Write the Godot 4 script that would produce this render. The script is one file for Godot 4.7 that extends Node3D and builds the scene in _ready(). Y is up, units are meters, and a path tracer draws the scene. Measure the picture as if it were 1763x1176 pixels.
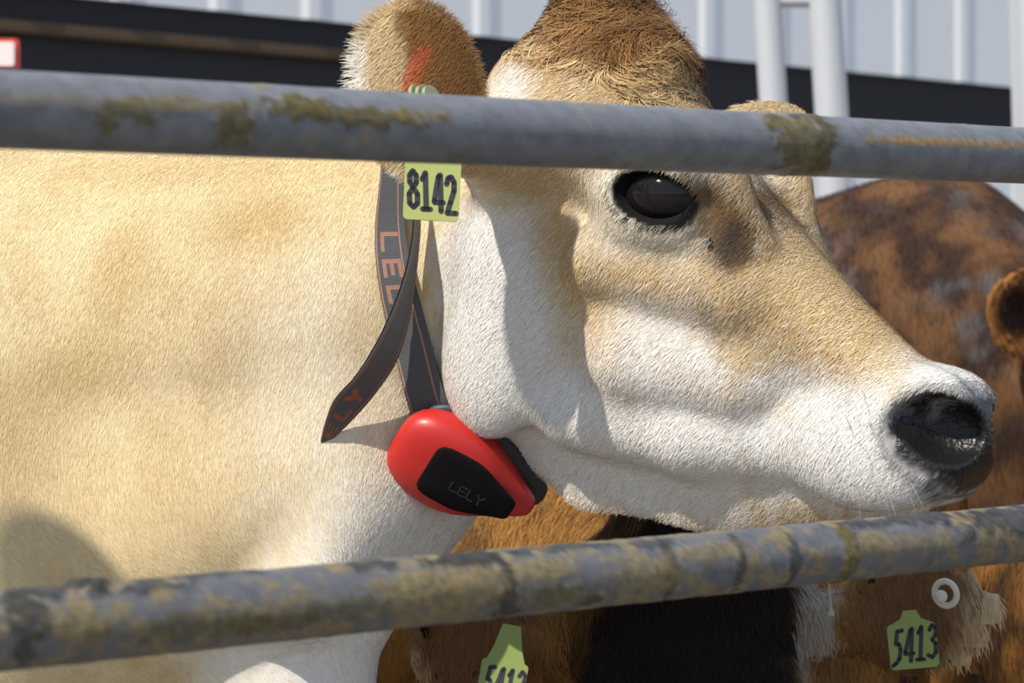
extends Node3D

# ---------------------------------------------------------------- constants
const F := 4200.0          # focal length in pixels of a 1763 x 1176 frame
const CX := 881.5
const CYP := 588.0
const SUN := Vector3(0.50, -0.80, -0.53)   # the way the sunlight travels
const EYE_H := 1.1         # camera height above the yard

var rng := RandomNumberGenerator.new()
var noise := FastNoiseLite.new()
var noise2 := FastNoiseLite.new()

# head frame of the pale cow: origin between the eyes, H forward, L towards the near side
var YAW := deg_to_rad(35.0)
var HO := Vector3(0.1686, EYE_H + 0.1205, -2.082)
var HH := Vector3(cos(deg_to_rad(35.0)), 0, sin(deg_to_rad(35.0)))
var HL := Vector3(-sin(deg_to_rad(35.0)), 0, cos(deg_to_rad(35.0)))

# ---------------------------------------------------------------- small helpers
func P(px: float, py: float, d: float) -> Vector3:
	return Vector3((px - CX) * d / F, EYE_H + (CYP - py) * d / F, -d)

# head-local (h, v, l) of the point that stands at (px, py) at lateral offset l from the head's midplane
func hv(px: float, py: float, l: float) -> Vector3:
	var q := (px - CX) / F
	var dep0 := -HO.z - HL.z * l
	var h := (dep0 * q - HO.x - HL.x * l) / (HH.x + HH.z * q)
	var d := dep0 - HH.z * h
	return Vector3(h, (CYP - py) / F * d - (HO.y - EYE_H), l)

func hw(p: Vector3) -> Vector3:
	return HO + HH * p.x + Vector3.UP * p.y + HL * p.z

func to_head(p: Vector3) -> Vector3:
	var q := p - HO
	return Vector3(q.dot(HH), q.y, q.dot(HL))

func sstep(a: float, b: float, x: float) -> float:
	var t := clampf((x - a) / (b - a), 0.0, 1.0)
	return t * t * (3.0 - 2.0 * t)

func add_mesh(parent: Node, called: String, mesh: Mesh, mat: Material = null) -> MeshInstance3D:
	var o := MeshInstance3D.new()
	o.name = called
	o.mesh = mesh
	if mat:
		o.material_override = mat
	parent.add_child(o, true)
	return o

func thing(called: String, label: String, category: String, group := "") -> Node3D:
	var o := Node3D.new()
	o.name = called
	o.set_meta("label", label)
	o.set_meta("category", category)
	if group:
		o.set_meta("group", group)
	add_child(o, true)
	return o

func mat(c: Color, rough := 0.8, metal := 0.0) -> StandardMaterial3D:
	var m := StandardMaterial3D.new()
	m.albedo_color = c.linear_to_srgb()
	m.roughness = rough
	m.metallic = metal
	return m

func vmat(rough := 0.8, metal := 0.0) -> StandardMaterial3D:
	var m := mat(Color(1, 1, 1), rough, metal)
	m.vertex_color_use_as_albedo = true
	return m

func arrays_mesh(v: PackedVector3Array, n: PackedVector3Array, idx: PackedInt32Array, c = null, uv = null) -> ArrayMesh:
	var a := []
	a.resize(Mesh.ARRAY_MAX)
	a[Mesh.ARRAY_VERTEX] = v
	a[Mesh.ARRAY_NORMAL] = n
	a[Mesh.ARRAY_INDEX] = idx
	if c != null:
		a[Mesh.ARRAY_COLOR] = c
	if uv != null:
		a[Mesh.ARRAY_TEX_UV] = uv
	var m := ArrayMesh.new()
	m.add_surface_from_arrays(Mesh.PRIMITIVE_TRIANGLES, a)
	return m

# bevelled box as a mesh
func box_mesh(size: Vector3, bevel := 0.004) -> ArrayMesh:
	var st := SurfaceTool.new()
	st.begin(Mesh.PRIMITIVE_TRIANGLES)
	st.set_smooth_group(-1)
	var h := size * 0.5
	var b: float = minf(bevel, minf(h.x, minf(h.y, h.z)) * 0.9)
	var pts := []
	for sx in [-1, 1]:
		for sy in [-1, 1]:
			for sz in [-1, 1]:
				var s := Vector3(sx, sy, sz)
				pts.append(s * h - Vector3(0, sy * b, sz * b))
				pts.append(s * h - Vector3(sx * b, 0, sz * b))
				pts.append(s * h - Vector3(sx * b, sy * b, 0))
	var tri := func(i: int, j: int, k: int):
		var a: Vector3 = pts[i]
		var bb: Vector3 = pts[j]
		var c: Vector3 = pts[k]
		var nrm := (bb - a).cross(c - a)
		if nrm.dot(a + bb + c) > 0:
			st.add_vertex(a); st.add_vertex(c); st.add_vertex(bb)
		else:
			st.add_vertex(a); st.add_vertex(bb); st.add_vertex(c)
	for axis in 3:
		for side in 2:
			var q := []
			for i in 8:
				var bit := (i >> (2 - axis)) & 1
				if bit == side:
					q.append(i * 3 + axis)
			tri.call(q[0], q[1], q[2]); tri.call(q[1], q[3], q[2])
	for i in 8:
		tri.call(i * 3, i * 3 + 1, i * 3 + 2)
		for axis in 3:
			var j := i ^ (1 << (2 - axis))
			if j > i:
				var o1 := (axis + 1) % 3
				var o2 := (axis + 2) % 3
				tri.call(i * 3 + o1, j * 3 + o1, i * 3 + o2); tri.call(j * 3 + o1, j * 3 + o2, i * 3 + o2)
	st.generate_normals()
	return st.commit()

# tube along a list of points with radii
func tube_mesh(pts: PackedVector3Array, radii: PackedFloat32Array, seg := 20, caps := true) -> ArrayMesh:
	var v := PackedVector3Array()
	var n := PackedVector3Array()
	var idx := PackedInt32Array()
	var cnt := pts.size()
	var side := Vector3.ZERO
	for i in cnt:
		var t := (pts[mini(i + 1, cnt - 1)] - pts[maxi(i - 1, 0)]).normalized()
		if i == 0:
			side = t.cross(Vector3.UP if absf(t.y) < 0.9 else Vector3.RIGHT).normalized()
		side = (side - t * side.dot(t)).normalized()
		var up := side.cross(t)
		for j in seg + 1:
			var a := TAU * j / seg
			var d := side * cos(a) + up * sin(a)
			v.append(pts[i] + d * radii[i])
			n.append(d)
	for i in cnt - 1:
		for j in seg:
			var a := i * (seg + 1) + j
			var b := a + seg + 1
			idx.append_array([a, a + 1, b, a + 1, b + 1, b])
	if caps:
		for e in [0, cnt - 1]:
			var t := (pts[1] - pts[0]).normalized() * -1.0 if e == 0 else (pts[cnt - 1] - pts[cnt - 2]).normalized()
			var c := v.size()
			v.append(pts[e]); n.append(t)
			for j in seg + 1:
				v.append(v[e * (seg + 1) + j]); n.append(t)
			for j in seg:
				if e == 0:
					idx.append_array([c, c + 2 + j, c + 1 + j])
				else:
					idx.append_array([c, c + 1 + j, c + 2 + j])
	return arrays_mesh(v, n, idx)

# ---------------------------------------------------------------- smooth fields, meshed as surface nets
class Prim:
	var kind := 0            # 0 widened cone, 1 ellipsoid
	var a := Vector3.ZERO
	var ab := Vector3.ZERO
	var inv := 0.0
	var r1 := 0.0
	var dr := 0.0
	var lat := Vector3.ZERO
	var s1 := 1.0
	var ds := 0.0
	var ax := Vector3.RIGHT
	var ay := Vector3.UP
	var az := Vector3.BACK
	var rad := Vector3.ONE
	var bend := 0.0
	var slack := 1.0
	var k := 0.02
	var op := 0
	var grp := 0

class Field:
	var prims: Array[Prim] = []
	func cone(a: Vector3, b: Vector3, r1: float, r2: float, lat: Vector3, s1: float, s2: float, k: float) -> Prim:
		var p := Prim.new()
		p.a = a; p.ab = b - a
		p.inv = 1.0 / maxf(p.ab.length_squared(), 1e-9)
		p.r1 = r1; p.dr = r2 - r1; p.lat = lat; p.s1 = s1; p.ds = s2 - s1; p.k = k
		prims.append(p)
		return p
	func ell(c: Vector3, ax: Vector3, ay: Vector3, az: Vector3, rad: Vector3, k: float, op := 0) -> Prim:
		var p := Prim.new()
		p.kind = 1
		p.a = c; p.ax = ax; p.ay = ay; p.az = az; p.rad = rad; p.k = k; p.op = op
		prims.append(p)
		return p
	# the same shapes, packed
	var kd := PackedInt32Array()
	var ops := PackedInt32Array()
	var gs := PackedInt32Array()
	var va := PackedVector3Array()
	var vb := PackedVector3Array()
	var vl := PackedVector3Array()
	var vx := PackedVector3Array()
	var vy := PackedVector3Array()
	var vz := PackedVector3Array()
	var vr := PackedVector3Array()
	var nums := PackedFloat32Array()     # inv, r1, dr, s1, ds, bend, slack, k
	var every := PackedInt32Array()
	func bake() -> void:
		kd.clear(); ops.clear(); gs.clear(); va.clear(); vb.clear(); vl.clear(); vx.clear(); vy.clear(); vz.clear(); vr.clear(); nums.clear(); every.clear()
		for q in prims:
			every.append(kd.size())
			kd.append(q.kind); ops.append(q.op); gs.append(q.grp)
			va.append(q.a); vb.append(q.ab); vl.append(q.lat); vx.append(q.ax); vy.append(q.ay); vz.append(q.az); vr.append(q.rad)
			nums.append_array([q.inv, q.r1, q.dr, q.s1, q.ds, q.bend, q.slack, q.k])
	func dist(i: int, p: Vector3) -> float:
		var n := i * 8
		if kd[i] == 0:
			var q := p - va[i]
			var ab := vb[i]
			var t := clampf(q.dot(ab) * nums[n], 0.0, 1.0)
			q -= ab * t
			var s := nums[n + 3] + nums[n + 4] * t
			var lat := vl[i]
			q -= lat * (q.dot(lat) * (1.0 - 1.0 / s))
			return (q.length() - nums[n + 1] - nums[n + 2] * t) * minf(1.0, s)
		var q2 := p - va[i]
		var u := Vector3(q2.dot(vx[i]), q2.dot(vy[i]), q2.dot(vz[i]))
		u.z += nums[n + 5] * u.y * u.y
		var rad := vr[i]
		u /= rad
		var k0 := u.length()
		var k1 := (u / rad).length()
		if k1 < 0.0001:
			return -minf(rad.x, minf(rad.y, rad.z))
		return k0 * (k0 - 1.0) / k1 * nums[n + 6]
	func eval(p: Vector3, list: PackedInt32Array) -> float:
		var d := 10.0
		var cur := 0
		var pend := 10.0
		var pk := 0.01
		for i in list:
			var e := dist(i, p)
			var k := nums[i * 8 + 7]
			var g := gs[i]
			if cur != g:
				if cur != 0:
					var hg := maxf(pk - absf(d - pend), 0.0) / pk
					d = minf(d, pend) - hg * hg * pk * 0.25
				cur = g
				pend = 10.0
				pk = k
			if g != 0:
				pend = minf(pend, e)
			elif ops[i] == 0:
				var h := maxf(k - absf(d - e), 0.0) / k
				d = minf(d, e) - h * h * k * 0.25
			else:
				var h := maxf(k - absf(d + e), 0.0) / k
				d = maxf(d, -e) + h * h * k * 0.25
		if cur != 0:
			var hg := maxf(pk - absf(d - pend), 0.0) / pk
			d = minf(d, pend) - hg * hg * pk * 0.25
		return d
	func at(p: Vector3) -> float:
		if every.size() != prims.size():
			bake()
		return eval(p, every)
	func normal(p: Vector3, e := 0.002) -> Vector3:
		var x := Vector3(e, 0, 0)
		var y := Vector3(0, e, 0)
		var z := Vector3(0, 0, e)
		return Vector3(at(p + x) - at(p - x), at(p + y) - at(p - y), at(p + z) - at(p - z)).normalized()

	# --- meshing
	var lo := Vector3.ZERO
	var cell := 0.01
	var nx := 0
	var ny := 0
	var nz := 0
	var grid := PackedFloat32Array()
	var leaves := PackedInt32Array()
	func walk(ix: int, iy: int, iz: int, size: int, list: PackedInt32Array) -> void:
		if ix >= nx - 1 or iy >= ny - 1 or iz >= nz - 1:
			return
		var half := size * 0.5
		var c := lo + Vector3(ix + half, iy + half, iz + half) * cell
		var R := half * cell * 1.74
		var d := eval(c, list)
		if absf(d) > R * 1.5 + (0.004 if size > 2 else 0.0015):
			return
		var near := PackedInt32Array()
		for q in list:
			var e := dist(q, c)
			var qk := nums[q * 8 + 7]
			if ops[q] == 0:
				if e < d + R * 2.2 + maxf(qk * 2.6, 0.05):
					near.append(q)
			elif e < R * 1.6 + qk:
				near.append(q)
		if size > 2:
			var s := size / 2
			for a in 2:
				for b in 2:
					for g in 2:
						walk(ix + a * s, iy + b * s, iz + g * s, s, near)
			return
		for a in 3:
			for b in 3:
				for g in 3:
					var x := ix + a
					var y := iy + b
					var z := iz + g
					if x < nx and y < ny and z < nz:
						var at_ := (x * ny + y) * nz + z
						if grid[at_] > 50.0:
							grid[at_] = eval(lo + Vector3(x, y, z) * cell, near)
		leaves.append(ix); leaves.append(iy); leaves.append(iz)

	# returns [vertices, normals, indices]
	func mesh(lo_: Vector3, hi: Vector3, cell_: float) -> Array:
		bake()
		lo = lo_
		cell = cell_
		nx = int(ceil((hi.x - lo.x) / cell)) + 1
		ny = int(ceil((hi.y - lo.y) / cell)) + 1
		nz = int(ceil((hi.z - lo.z) / cell)) + 1
		grid = PackedFloat32Array()
		grid.resize(nx * ny * nz)
		grid.fill(100.0)
		leaves = PackedInt32Array()
		for x in range(0, nx - 1, 32):
			for y in range(0, ny - 1, 32):
				for z in range(0, nz - 1, 32):
					walk(x, y, z, 32, every)
		var vid := PackedInt32Array()
		vid.resize(nx * ny * nz)
		vid.fill(-1)
		var verts := PackedVector3Array()
		var norms := PackedVector3Array()
		var cells := PackedInt32Array()
		var sy := nz
		var sx := ny * nz
		var off := PackedInt32Array([0, 1, sy, sy + 1, sx, sx + 1, sx + sy, sx + sy + 1])
		var edges := PackedInt32Array([0, 1, 0, 2, 0, 4, 1, 3, 1, 5, 2, 3, 2, 6, 3, 7, 4, 5, 4, 6, 5, 7, 6, 7])
		var g := PackedFloat32Array()
		g.resize(8)
		for li in range(0, leaves.size(), 3):
			for a in 2:
				var x := leaves[li] + a
				if x >= nx - 1:
					break
				for b in 2:
					var y := leaves[li + 1] + b
					if y >= ny - 1:
						break
					for c in 2:
						var z := leaves[li + 2] + c
						if z >= nz - 1:
							break
						var at_ := x * sx + y * sy + z
						var neg := 0
						for m in 8:
							g[m] = grid[at_ + off[m]]
							if g[m] < 0.0:
								neg += 1
						if neg == 0 or neg == 8:
							continue
						var s := Vector3.ZERO
						var cnt := 0
						for e in 12:
							var i := edges[e * 2]
							var j := edges[e * 2 + 1]
							if (g[i] < 0.0) != (g[j] < 0.0):
								var t := g[i] / (g[i] - g[j])
								var pi := Vector3(i >> 2, (i >> 1) & 1, i & 1)
								var pj := Vector3(j >> 2, (j >> 1) & 1, j & 1)
								s += pi + (pj - pi) * t
								cnt += 1
						s /= cnt
						vid[at_] = verts.size()
						verts.append(lo + (Vector3(x, y, z) + s) * cell)
						norms.append(Vector3(g[4] + g[5] + g[6] + g[7] - g[0] - g[1] - g[2] - g[3], g[2] + g[3] + g[6] + g[7] - g[0] - g[1] - g[4] - g[5], g[1] + g[3] + g[5] + g[7] - g[0] - g[2] - g[4] - g[6]).normalized())
						cells.append(at_)
		var idx := PackedInt32Array()
		for at_ in cells:
			var v0 := grid[at_] < 0.0
			for axis in 3:
				var o: int = [sx, sy, 1][axis]
				if v0 == (grid[at_ + o] < 0.0):
					continue
				var u: int = [sy, 1, sx][axis]
				var w: int = [1, sx, sy][axis]
				if at_ - u - w < 0:
					continue
				var i0 := vid[at_]
				var i1 := vid[at_ - u]
				var i2 := vid[at_ - u - w]
				var i3 := vid[at_ - w]
				if i1 < 0 or i2 < 0 or i3 < 0:
					continue
				if v0:
					idx.append_array([i0, i2, i1, i0, i3, i2])
				else:
					idx.append_array([i0, i1, i2, i0, i2, i3])
		grid = PackedFloat32Array()
		return [verts, norms, idx]
	# march from a towards b; the first point on the surface
	func hit(a: Vector3, b: Vector3) -> Vector3:
		var dir := (b - a).normalized()
		var far := a.distance_to(b)
		var t := 0.0
		for i in 160:
			var d := at(a + dir * t)
			if d < 0.0004 or t > far:
				break
			t += d * 0.7
		return a + dir * t

# ---------------------------------------------------------------- a cow's head as fields
# every place is given in head axes (forward, up, sideways); frame is [origin, forward, up, side]
func add_head(f: Field, fr: Array, plain := false) -> void:
	var O: Vector3 = fr[0]
	var X: Vector3 = fr[1]
	var Y: Vector3 = fr[2]
	var Z: Vector3 = fr[3]
	var W := func(p: Vector3) -> Vector3: return O + X * p.x + Y * p.y + Z * p.z
	var S := 2.05 / F
	# each chain: px, py on the midplane, half thickness in px, half width in m
	var chains := [
		[[1000, 165, 104, 0.066], [1050, 190, 124, 0.08], [1140, 290, 128, 0.093], [1245, 410, 112, 0.082], [1385, 555, 94, 0.06], [1490, 655, 84, 0.052], [1560, 722, 88, 0.054]],
		[[960, 430, 185, 0.088], [1120, 590, 190, 0.071], [1290, 690, 158, 0.049], [1430, 735, 112, 0.034]],
		[[905, 640, 130, 0.045], [1030, 768, 118, 0.014], [1180, 806, 90, 0.009], [1340, 822, 70, 0.010], [1480, 834, 50, 0.014], [1590, 838, 34, 0.018]],
	]
	var ci := 0
	for ch in chains:
		for i in ch.size() - 1:
			var a: Array = ch[i]
			var b: Array = ch[i + 1]
			var pa := hv(a[0], a[1], 0)
			var pb := hv(b[0], b[1], 0)
			var ra: float = a[2] * S
			var rb: float = b[2] * S
			f.cone(W.call(pa), W.call(pb), ra, rb, Z, a[3] / ra, b[3] / rb, 0.045).grp = ci + 1
		ci += 1
	f.ell(W.call(hv(1622, 750, 0)), X, Y, Z, Vector3(0.04, 0.046, 0.04), 0.02)
	for sd in [1.0, -1.0]:
		var Zs: Vector3 = Z * sd
		var M := func(px: float, py: float, l: float) -> Vector3:
			var q := hv(px, py, l)
			return O + X * q.x + Y * q.y + Z * q.z * sd
		if plain:
			f.ell(M.call(1118, 330, 0.078), X, Y, Zs, Vector3(0.046, 0.036, 0.034), 0.024)
			f.ell(M.call(1500, 765, 0.026), X, Y, Zs, Vector3(0.09, 0.05, 0.036), 0.018)
			continue
		# masseter, the big flat chewing muscle
		f.ell(M.call(890, 560, 0.055), (X * 0.42 + Y * 0.9).normalized(), (X * 0.9 - Y * 0.42).normalized(), Zs, Vector3(0.105, 0.06, 0.034), 0.03)
		# temple and the base of the ear
		f.cone(M.call(985, 225, 0.07), M.call(860, 265, 0.075), 0.036, 0.03, Zs, 1.0, 1.0, 0.04)
		f.ell(M.call(925, 170, 0.05), X, Y, Zs, Vector3(0.05, 0.046, 0.034), 0.03)
		# bony orbit and eyelids
		f.ell(M.call(1118, 330, 0.078), X, Y, Zs, Vector3(0.046, 0.036, 0.034), 0.024)
		f.ell(M.call(1128, 285, 0.082), (X * 0.97 - Y * 0.2).normalized(), (Y * 0.97 + X * 0.2).normalized(), Zs, Vector3(0.045, 0.014, 0.022), 0.016)
		f.ell(M.call(1112, 392, 0.079), (X * 0.97 - Y * 0.15).normalized(), (Y * 0.97 + X * 0.15).normalized(), Zs, Vector3(0.04, 0.012, 0.018), 0.018)
		# cheek ridge under the eye and the swelling in front of it
		f.cone(M.call(1035, 455, 0.073), M.call(1260, 520, 0.056), 0.024, 0.018, Zs, 1.0, 1.0, 0.03)
		f.cone(M.call(1090, 620, 0.055), M.call(1270, 660, 0.045), 0.03, 0.024, Zs, 1.0, 1.0, 0.04)
		# edge of the lower jaw, which turns under
		f.cone(M.call(990, 715, 0.042), M.call(1190, 758, 0.036), 0.026, 0.021, Zs, 1.0, 1.0, 0.03)
		f.cone(M.call(1190, 758, 0.036), M.call(1390, 775, 0.026), 0.021, 0.017, Zs, 1.0, 1.0, 0.025)
		# fold from the brow down in front of the eye
		f.cone(M.call(1255, 300, 0.056), M.call(1300, 420, 0.046), 0.016, 0.012, Zs, 1.0, 1.0, 0.02)
		# upper lip and the side of the muzzle
		f.ell(M.call(1485, 772, 0.030), (X * 0.97 - Y * 0.25).normalized(), (Y * 0.97 + X * 0.25).normalized(), Zs, Vector3(0.078, 0.05, 0.037), 0.012)
		f.ell(M.call(1588, 742, 0.022), X, Y, Zs, Vector3(0.045, 0.048, 0.03), 0.02)
		f.ell(M.call(1585, 700, 0.026), X, Y, Zs, Vector3(0.036, 0.02, 0.02), 0.015)
		# eye opening
		f.ell(M.call(1118, 334, 0.108), (X * 0.985 - Y * 0.17).normalized(), (Y * 0.985 + X * 0.17).normalized(), Zs, Vector3(0.034, 0.0225, 0.03), 0.005, 1)
		# nostril: a comma with a wide front and a tail to the side
		f.ell(M.call(1622, 742, 0.05), (X * 0.8 - Y * 0.5).normalized(), (Y * 0.8 + X * 0.5).normalized(), Zs, Vector3(0.033, 0.025, 0.05), 0.006, 1)
		f.ell(M.call(1582, 718, 0.056), (X * 0.9 + Y * 0.1).normalized(), (Y * 0.9 - X * 0.1).normalized(), Zs, Vector3(0.026, 0.017, 0.03), 0.006, 1)
		# parting of the lips
		f.cone(M.call(1385, 845, 0.036), M.call(1450, 884, 0.03), 0.004, 0.005, Zs, 1.0, 2.0, 0.006).op = 1
		f.cone(M.call(1450, 884, 0.03), M.call(1640, 868, 0.012), 0.005, 0.004, Zs, 2.0, 3.0, 0.006).op = 1
		# tuft cushion on the poll
	f.cone(W.call(hv(1035, 60, 0)), W.call(hv(1120, 110, 0)), 0.048, 0.027, Z, 1.1, 1.5, 0.03)

# ---------------------------------------------------------------- the pale cow
var cow: Field
var ear_o := Vector3.ZERO
var ear_x := Vector3.ZERO
var ear_y := Vector3.ZERO
var ear_z := Vector3.ZERO
var bare_neck := Field.new()   # neck and head without ears
var coat_marks := []     # [h, v, rx, ry, angle, colour, strength, softness] on the head
var neck_marks := []

const CREAM := Color(0.82, 0.66, 0.39)
const WHITE := Color(0.88, 0.86, 0.83)
const TAN := Color(0.62, 0.43, 0.20)
const FAWN := Color(0.58, 0.40, 0.17)
const BROWN := Color(0.26, 0.125, 0.04)
const DARK := Color(0.014, 0.013, 0.014)

func hmark(px: float, py: float, l: float, rx: float, ry: float, deg: float, c: Color, s: float, soft := 0.6) -> void:
	var p := hv(px, py, l)
	coat_marks.append([p.x, p.y, rx * 2.05 / F, ry * 2.05 / F, deg_to_rad(deg), c, s, soft])

func nmark(px: float, py: float, rx: float, ry: float, deg: float, c: Color, s: float, soft := 0.7) -> void:
	var p := P(px, py, 2.15)
	neck_marks.append([p.x, p.y, rx * 2.15 / F, ry * 2.15 / F, deg_to_rad(deg), c, s, soft])

func blend_marks(base: Color, list: Array, x: float, y: float, wob: float) -> Color:
	var col := base
	for m in list:
		var dx: float = x - m[0]
		var dy: float = y - m[1]
		var ca := cos(m[4])
		var sa := sin(m[4])
		var u: float = (dx * ca + dy * sa) / m[2]
		var w: float = (dy * ca - dx * sa) / m[3]
		if absf(u) > 1.6 or absf(w) > 1.6:
			continue
		var r := sqrt(u * u + w * w) + wob
		var t := 1.0 - sstep(1.0 - m[7], 1.0 + m[7] * 0.5, r)
		if t > 0.0:
			col = col.lerp(m[5], t * m[6])
	return col

func build_marks() -> void:
	# white underside of neck
	nmark(760, 960, 330, 260, 35, WHITE, 0.95, 0.8)
	nmark(560, 1150, 260, 180, 0, WHITE, 0.9, 0.8)
	nmark(560, 640, 160, 260, 0, Color(0.84, 0.76, 0.60), 0.7, 0.9)
	nmark(440, 370, 120, 60, 10, FAWN, 0.75, 0.9)
	nmark(200, 460, 60, 120, -18, FAWN, 0.6, 0.9)
	nmark(120, 640, 140, 70, 25, FAWN, 0.55, 0.9)
	nmark(330, 280, 330, 40, 0, FAWN, 0.5, 0.9)
	nmark(20, 800, 90, 130, 0, FAWN, 0.4, 0.9)
	nmark(610, 560, 40, 60, 0, TAN, 0.25, 0.9)
	# white cheek and lower face
	hmark(860, 560, 0.07, 170, 330, 8, WHITE, 0.97, 0.45)
	hmark(1100, 760, 0.06, 340, 170, -6, WHITE, 0.95, 0.5)
	hmark(1120, 600, 0.06, 170, 130, 0, WHITE, 0.75, 0.7)
	hmark(1460, 760, 0.04, 260, 130, -14, WHITE, 1.0, 0.35)
	hmark(1640, 690, 0.0, 150, 100, -30, WHITE, 1.0, 0.4)
	hmark(905, 150, 0.06, 75, 60, 0, WHITE, 0.65, 0.6)
	# fawn on the cheek in front of the chewing muscle
	hmark(990, 420, 0.08, 75, 200, 12, TAN, 0.75, 0.7)
	hmark(1060, 560, 0.07, 60, 150, 10, TAN, 0.3, 0.8)
	# pale ring round the eye
	hmark(1100, 360, 0.09, 150, 110, -10, Color(0.85, 0.79, 0.66), 0.9, 0.6)
	hmark(1210, 300, 0.08, 50, 70, 0, Color(0.6, 0.55, 0.47), 0.6, 0.6)
	hmark(1130, 470, 0.075, 110, 38, -5, TAN, 0.5, 0.7)
	# nose bridge
	hmark(1390, 560, 0.05, 180, 70, -38, Color(0.50, 0.34, 0.16), 0.55, 0.8)
	hmark(1470, 560, 0.02, 200, 40, -42, Color(0.72, 0.54, 0.27), 0.7, 0.7)
	hmark(1290, 680, 0.055, 160, 26, -16, Color(0.62, 0.48, 0.29), 0.35, 0.9)
	# dark brown in the fold before the eye: dirt and groove shading painted
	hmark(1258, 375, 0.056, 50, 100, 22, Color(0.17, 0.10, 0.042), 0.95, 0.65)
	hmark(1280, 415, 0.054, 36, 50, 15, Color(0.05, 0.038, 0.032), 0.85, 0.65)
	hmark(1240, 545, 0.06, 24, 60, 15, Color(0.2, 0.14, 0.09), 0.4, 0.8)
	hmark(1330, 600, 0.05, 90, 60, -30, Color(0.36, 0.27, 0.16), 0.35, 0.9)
	# bare grey scar of the horn bud
	hmark(1205, 168, -0.03, 26, 38, 35, Color(0.30, 0.29, 0.29), 0.9, 0.4)

func coat(p: Vector3) -> Color:
	var q := to_head(p)
	var n1 := noise.get_noise_3d(p.x * 60.0, p.y * 34.0, p.z * 60.0)
	var n2 := noise.get_noise_3d(p.x * 14.0 + 40.0, p.y * 9.0, p.z * 14.0)
	var n3 := noise.get_noise_3d(p.x * 220.0 + 9.0, p.y * 120.0, p.z * 220.0)
	var wob := n1 * 0.22 + n2 * 0.2
	# ground colour: cream on the neck, deeper fawn on forehead and bridge
	var face := sstep(-0.17, -0.06, q.x + q.y * 0.25)
	var col := CREAM.lerp(Color(0.58, 0.42, 0.22), face)
	col = col.lerp(TAN, clampf(0.10 + n2 * 0.5 + n1 * 0.16, 0.0, 0.6))
	col = blend_marks(col, neck_marks, p.x, p.y, wob)
	if face > 0.0 or q.x > -0.3:
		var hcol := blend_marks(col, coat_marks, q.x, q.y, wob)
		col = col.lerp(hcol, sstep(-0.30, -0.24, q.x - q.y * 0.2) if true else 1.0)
	# crown of the head
	var pl := q - hv(1058, 50, 0)
	var cr := sqrt(pl.x * pl.x / 0.0050 + pl.y * pl.y / 0.0046 + q.z * q.z / 0.0056)
	var warm := q - hv(1100, 170, 0)
	var cw := sqrt(warm.x * warm.x / 0.0049 + warm.y * warm.y / 0.0036 + q.z * q.z / 0.006)
	col = col.lerp(Color(0.56, 0.37, 0.16), (1.0 - sstep(0.7, 1.4, cw + wob)) * 0.8)
	col = col.lerp(BROWN, 1.0 - sstep(0.75, 1.15, cr + wob))
	# near ear: pale rim, brown back, a raw red streak
	var ed := p - ear_o
	var eu := ed.dot(ear_x) / 0.076
	var ew := ed.dot(ear_y) / 0.0525
	if absf(ed.dot(ear_z)) < 0.03 and eu * eu + ew * ew < 1.5 and eu > -0.75:
		var ec := Color(0.62, 0.46, 0.25).lerp(Color(0.25, 0.12, 0.038), sstep(-0.25, 0.1, ew + wob * 0.5 + eu * 0.1))
		ec = ec.lerp(Color(0.60, 0.42, 0.2), sstep(0.75, 0.98, eu * eu + ew * ew + wob * 0.4) * (0.8 if ew < 0.1 else 0.25))
		ec = ec.lerp(Color(0.86, 0.80, 0.70), sstep(-0.6, -0.9, ew + wob * 0.3) * sstep(-0.2, 0.2, eu))
		var sx := ew + 0.08 - 0.25 * sstep(0.1, 0.5, eu) + wob * 0.35
		ec = ec.lerp(Color(0.52, 0.12, 0.045), (1.0 - sstep(0.06, 0.22, absf(sx))) * sstep(0.55, 0.4, eu) * 0.85)
		col = ec
	# skin round the eyes and the wet nose
	var e := q - Vector3(0.004, -0.003, 0.1 * signf(q.z))
	var ang := e.y + e.x * 0.17
	var er := sqrt(e.x * e.x / 0.00150 + ang * ang / 0.00062 + pow(absf(q.z) - 0.095, 2) / 0.0009)
	col = col.lerp(DARK, 1.0 - sstep(0.93, 1.12, er + n3 * 0.06))
	var nz := nose_amount(q) + n3 * 0.12 + n1 * 0.1
	col = col.lerp(Color(0.20, 0.195, 0.20), sstep(-0.28, 0.0, nz) * 0.75)
	col = col.lerp(DARK, sstep(-0.02, 0.22, nz))
	return col

# above 0 on the bare skin of the muzzle
func nose_amount(q: Vector3) -> float:
	var a := hv(1612, 745, 0.045)
	var b := hv(1690, 768, 0.0)
	var d1 := Vector3(q.x - a.x, q.y - a.y, absf(q.z) - a.z) / Vector3(0.042, 0.036, 0.036)
	var d2 := (q - b) / Vector3(0.052, 0.046, 0.075)
	return 1.0 - minf(d1.length(), d2.length())

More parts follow.
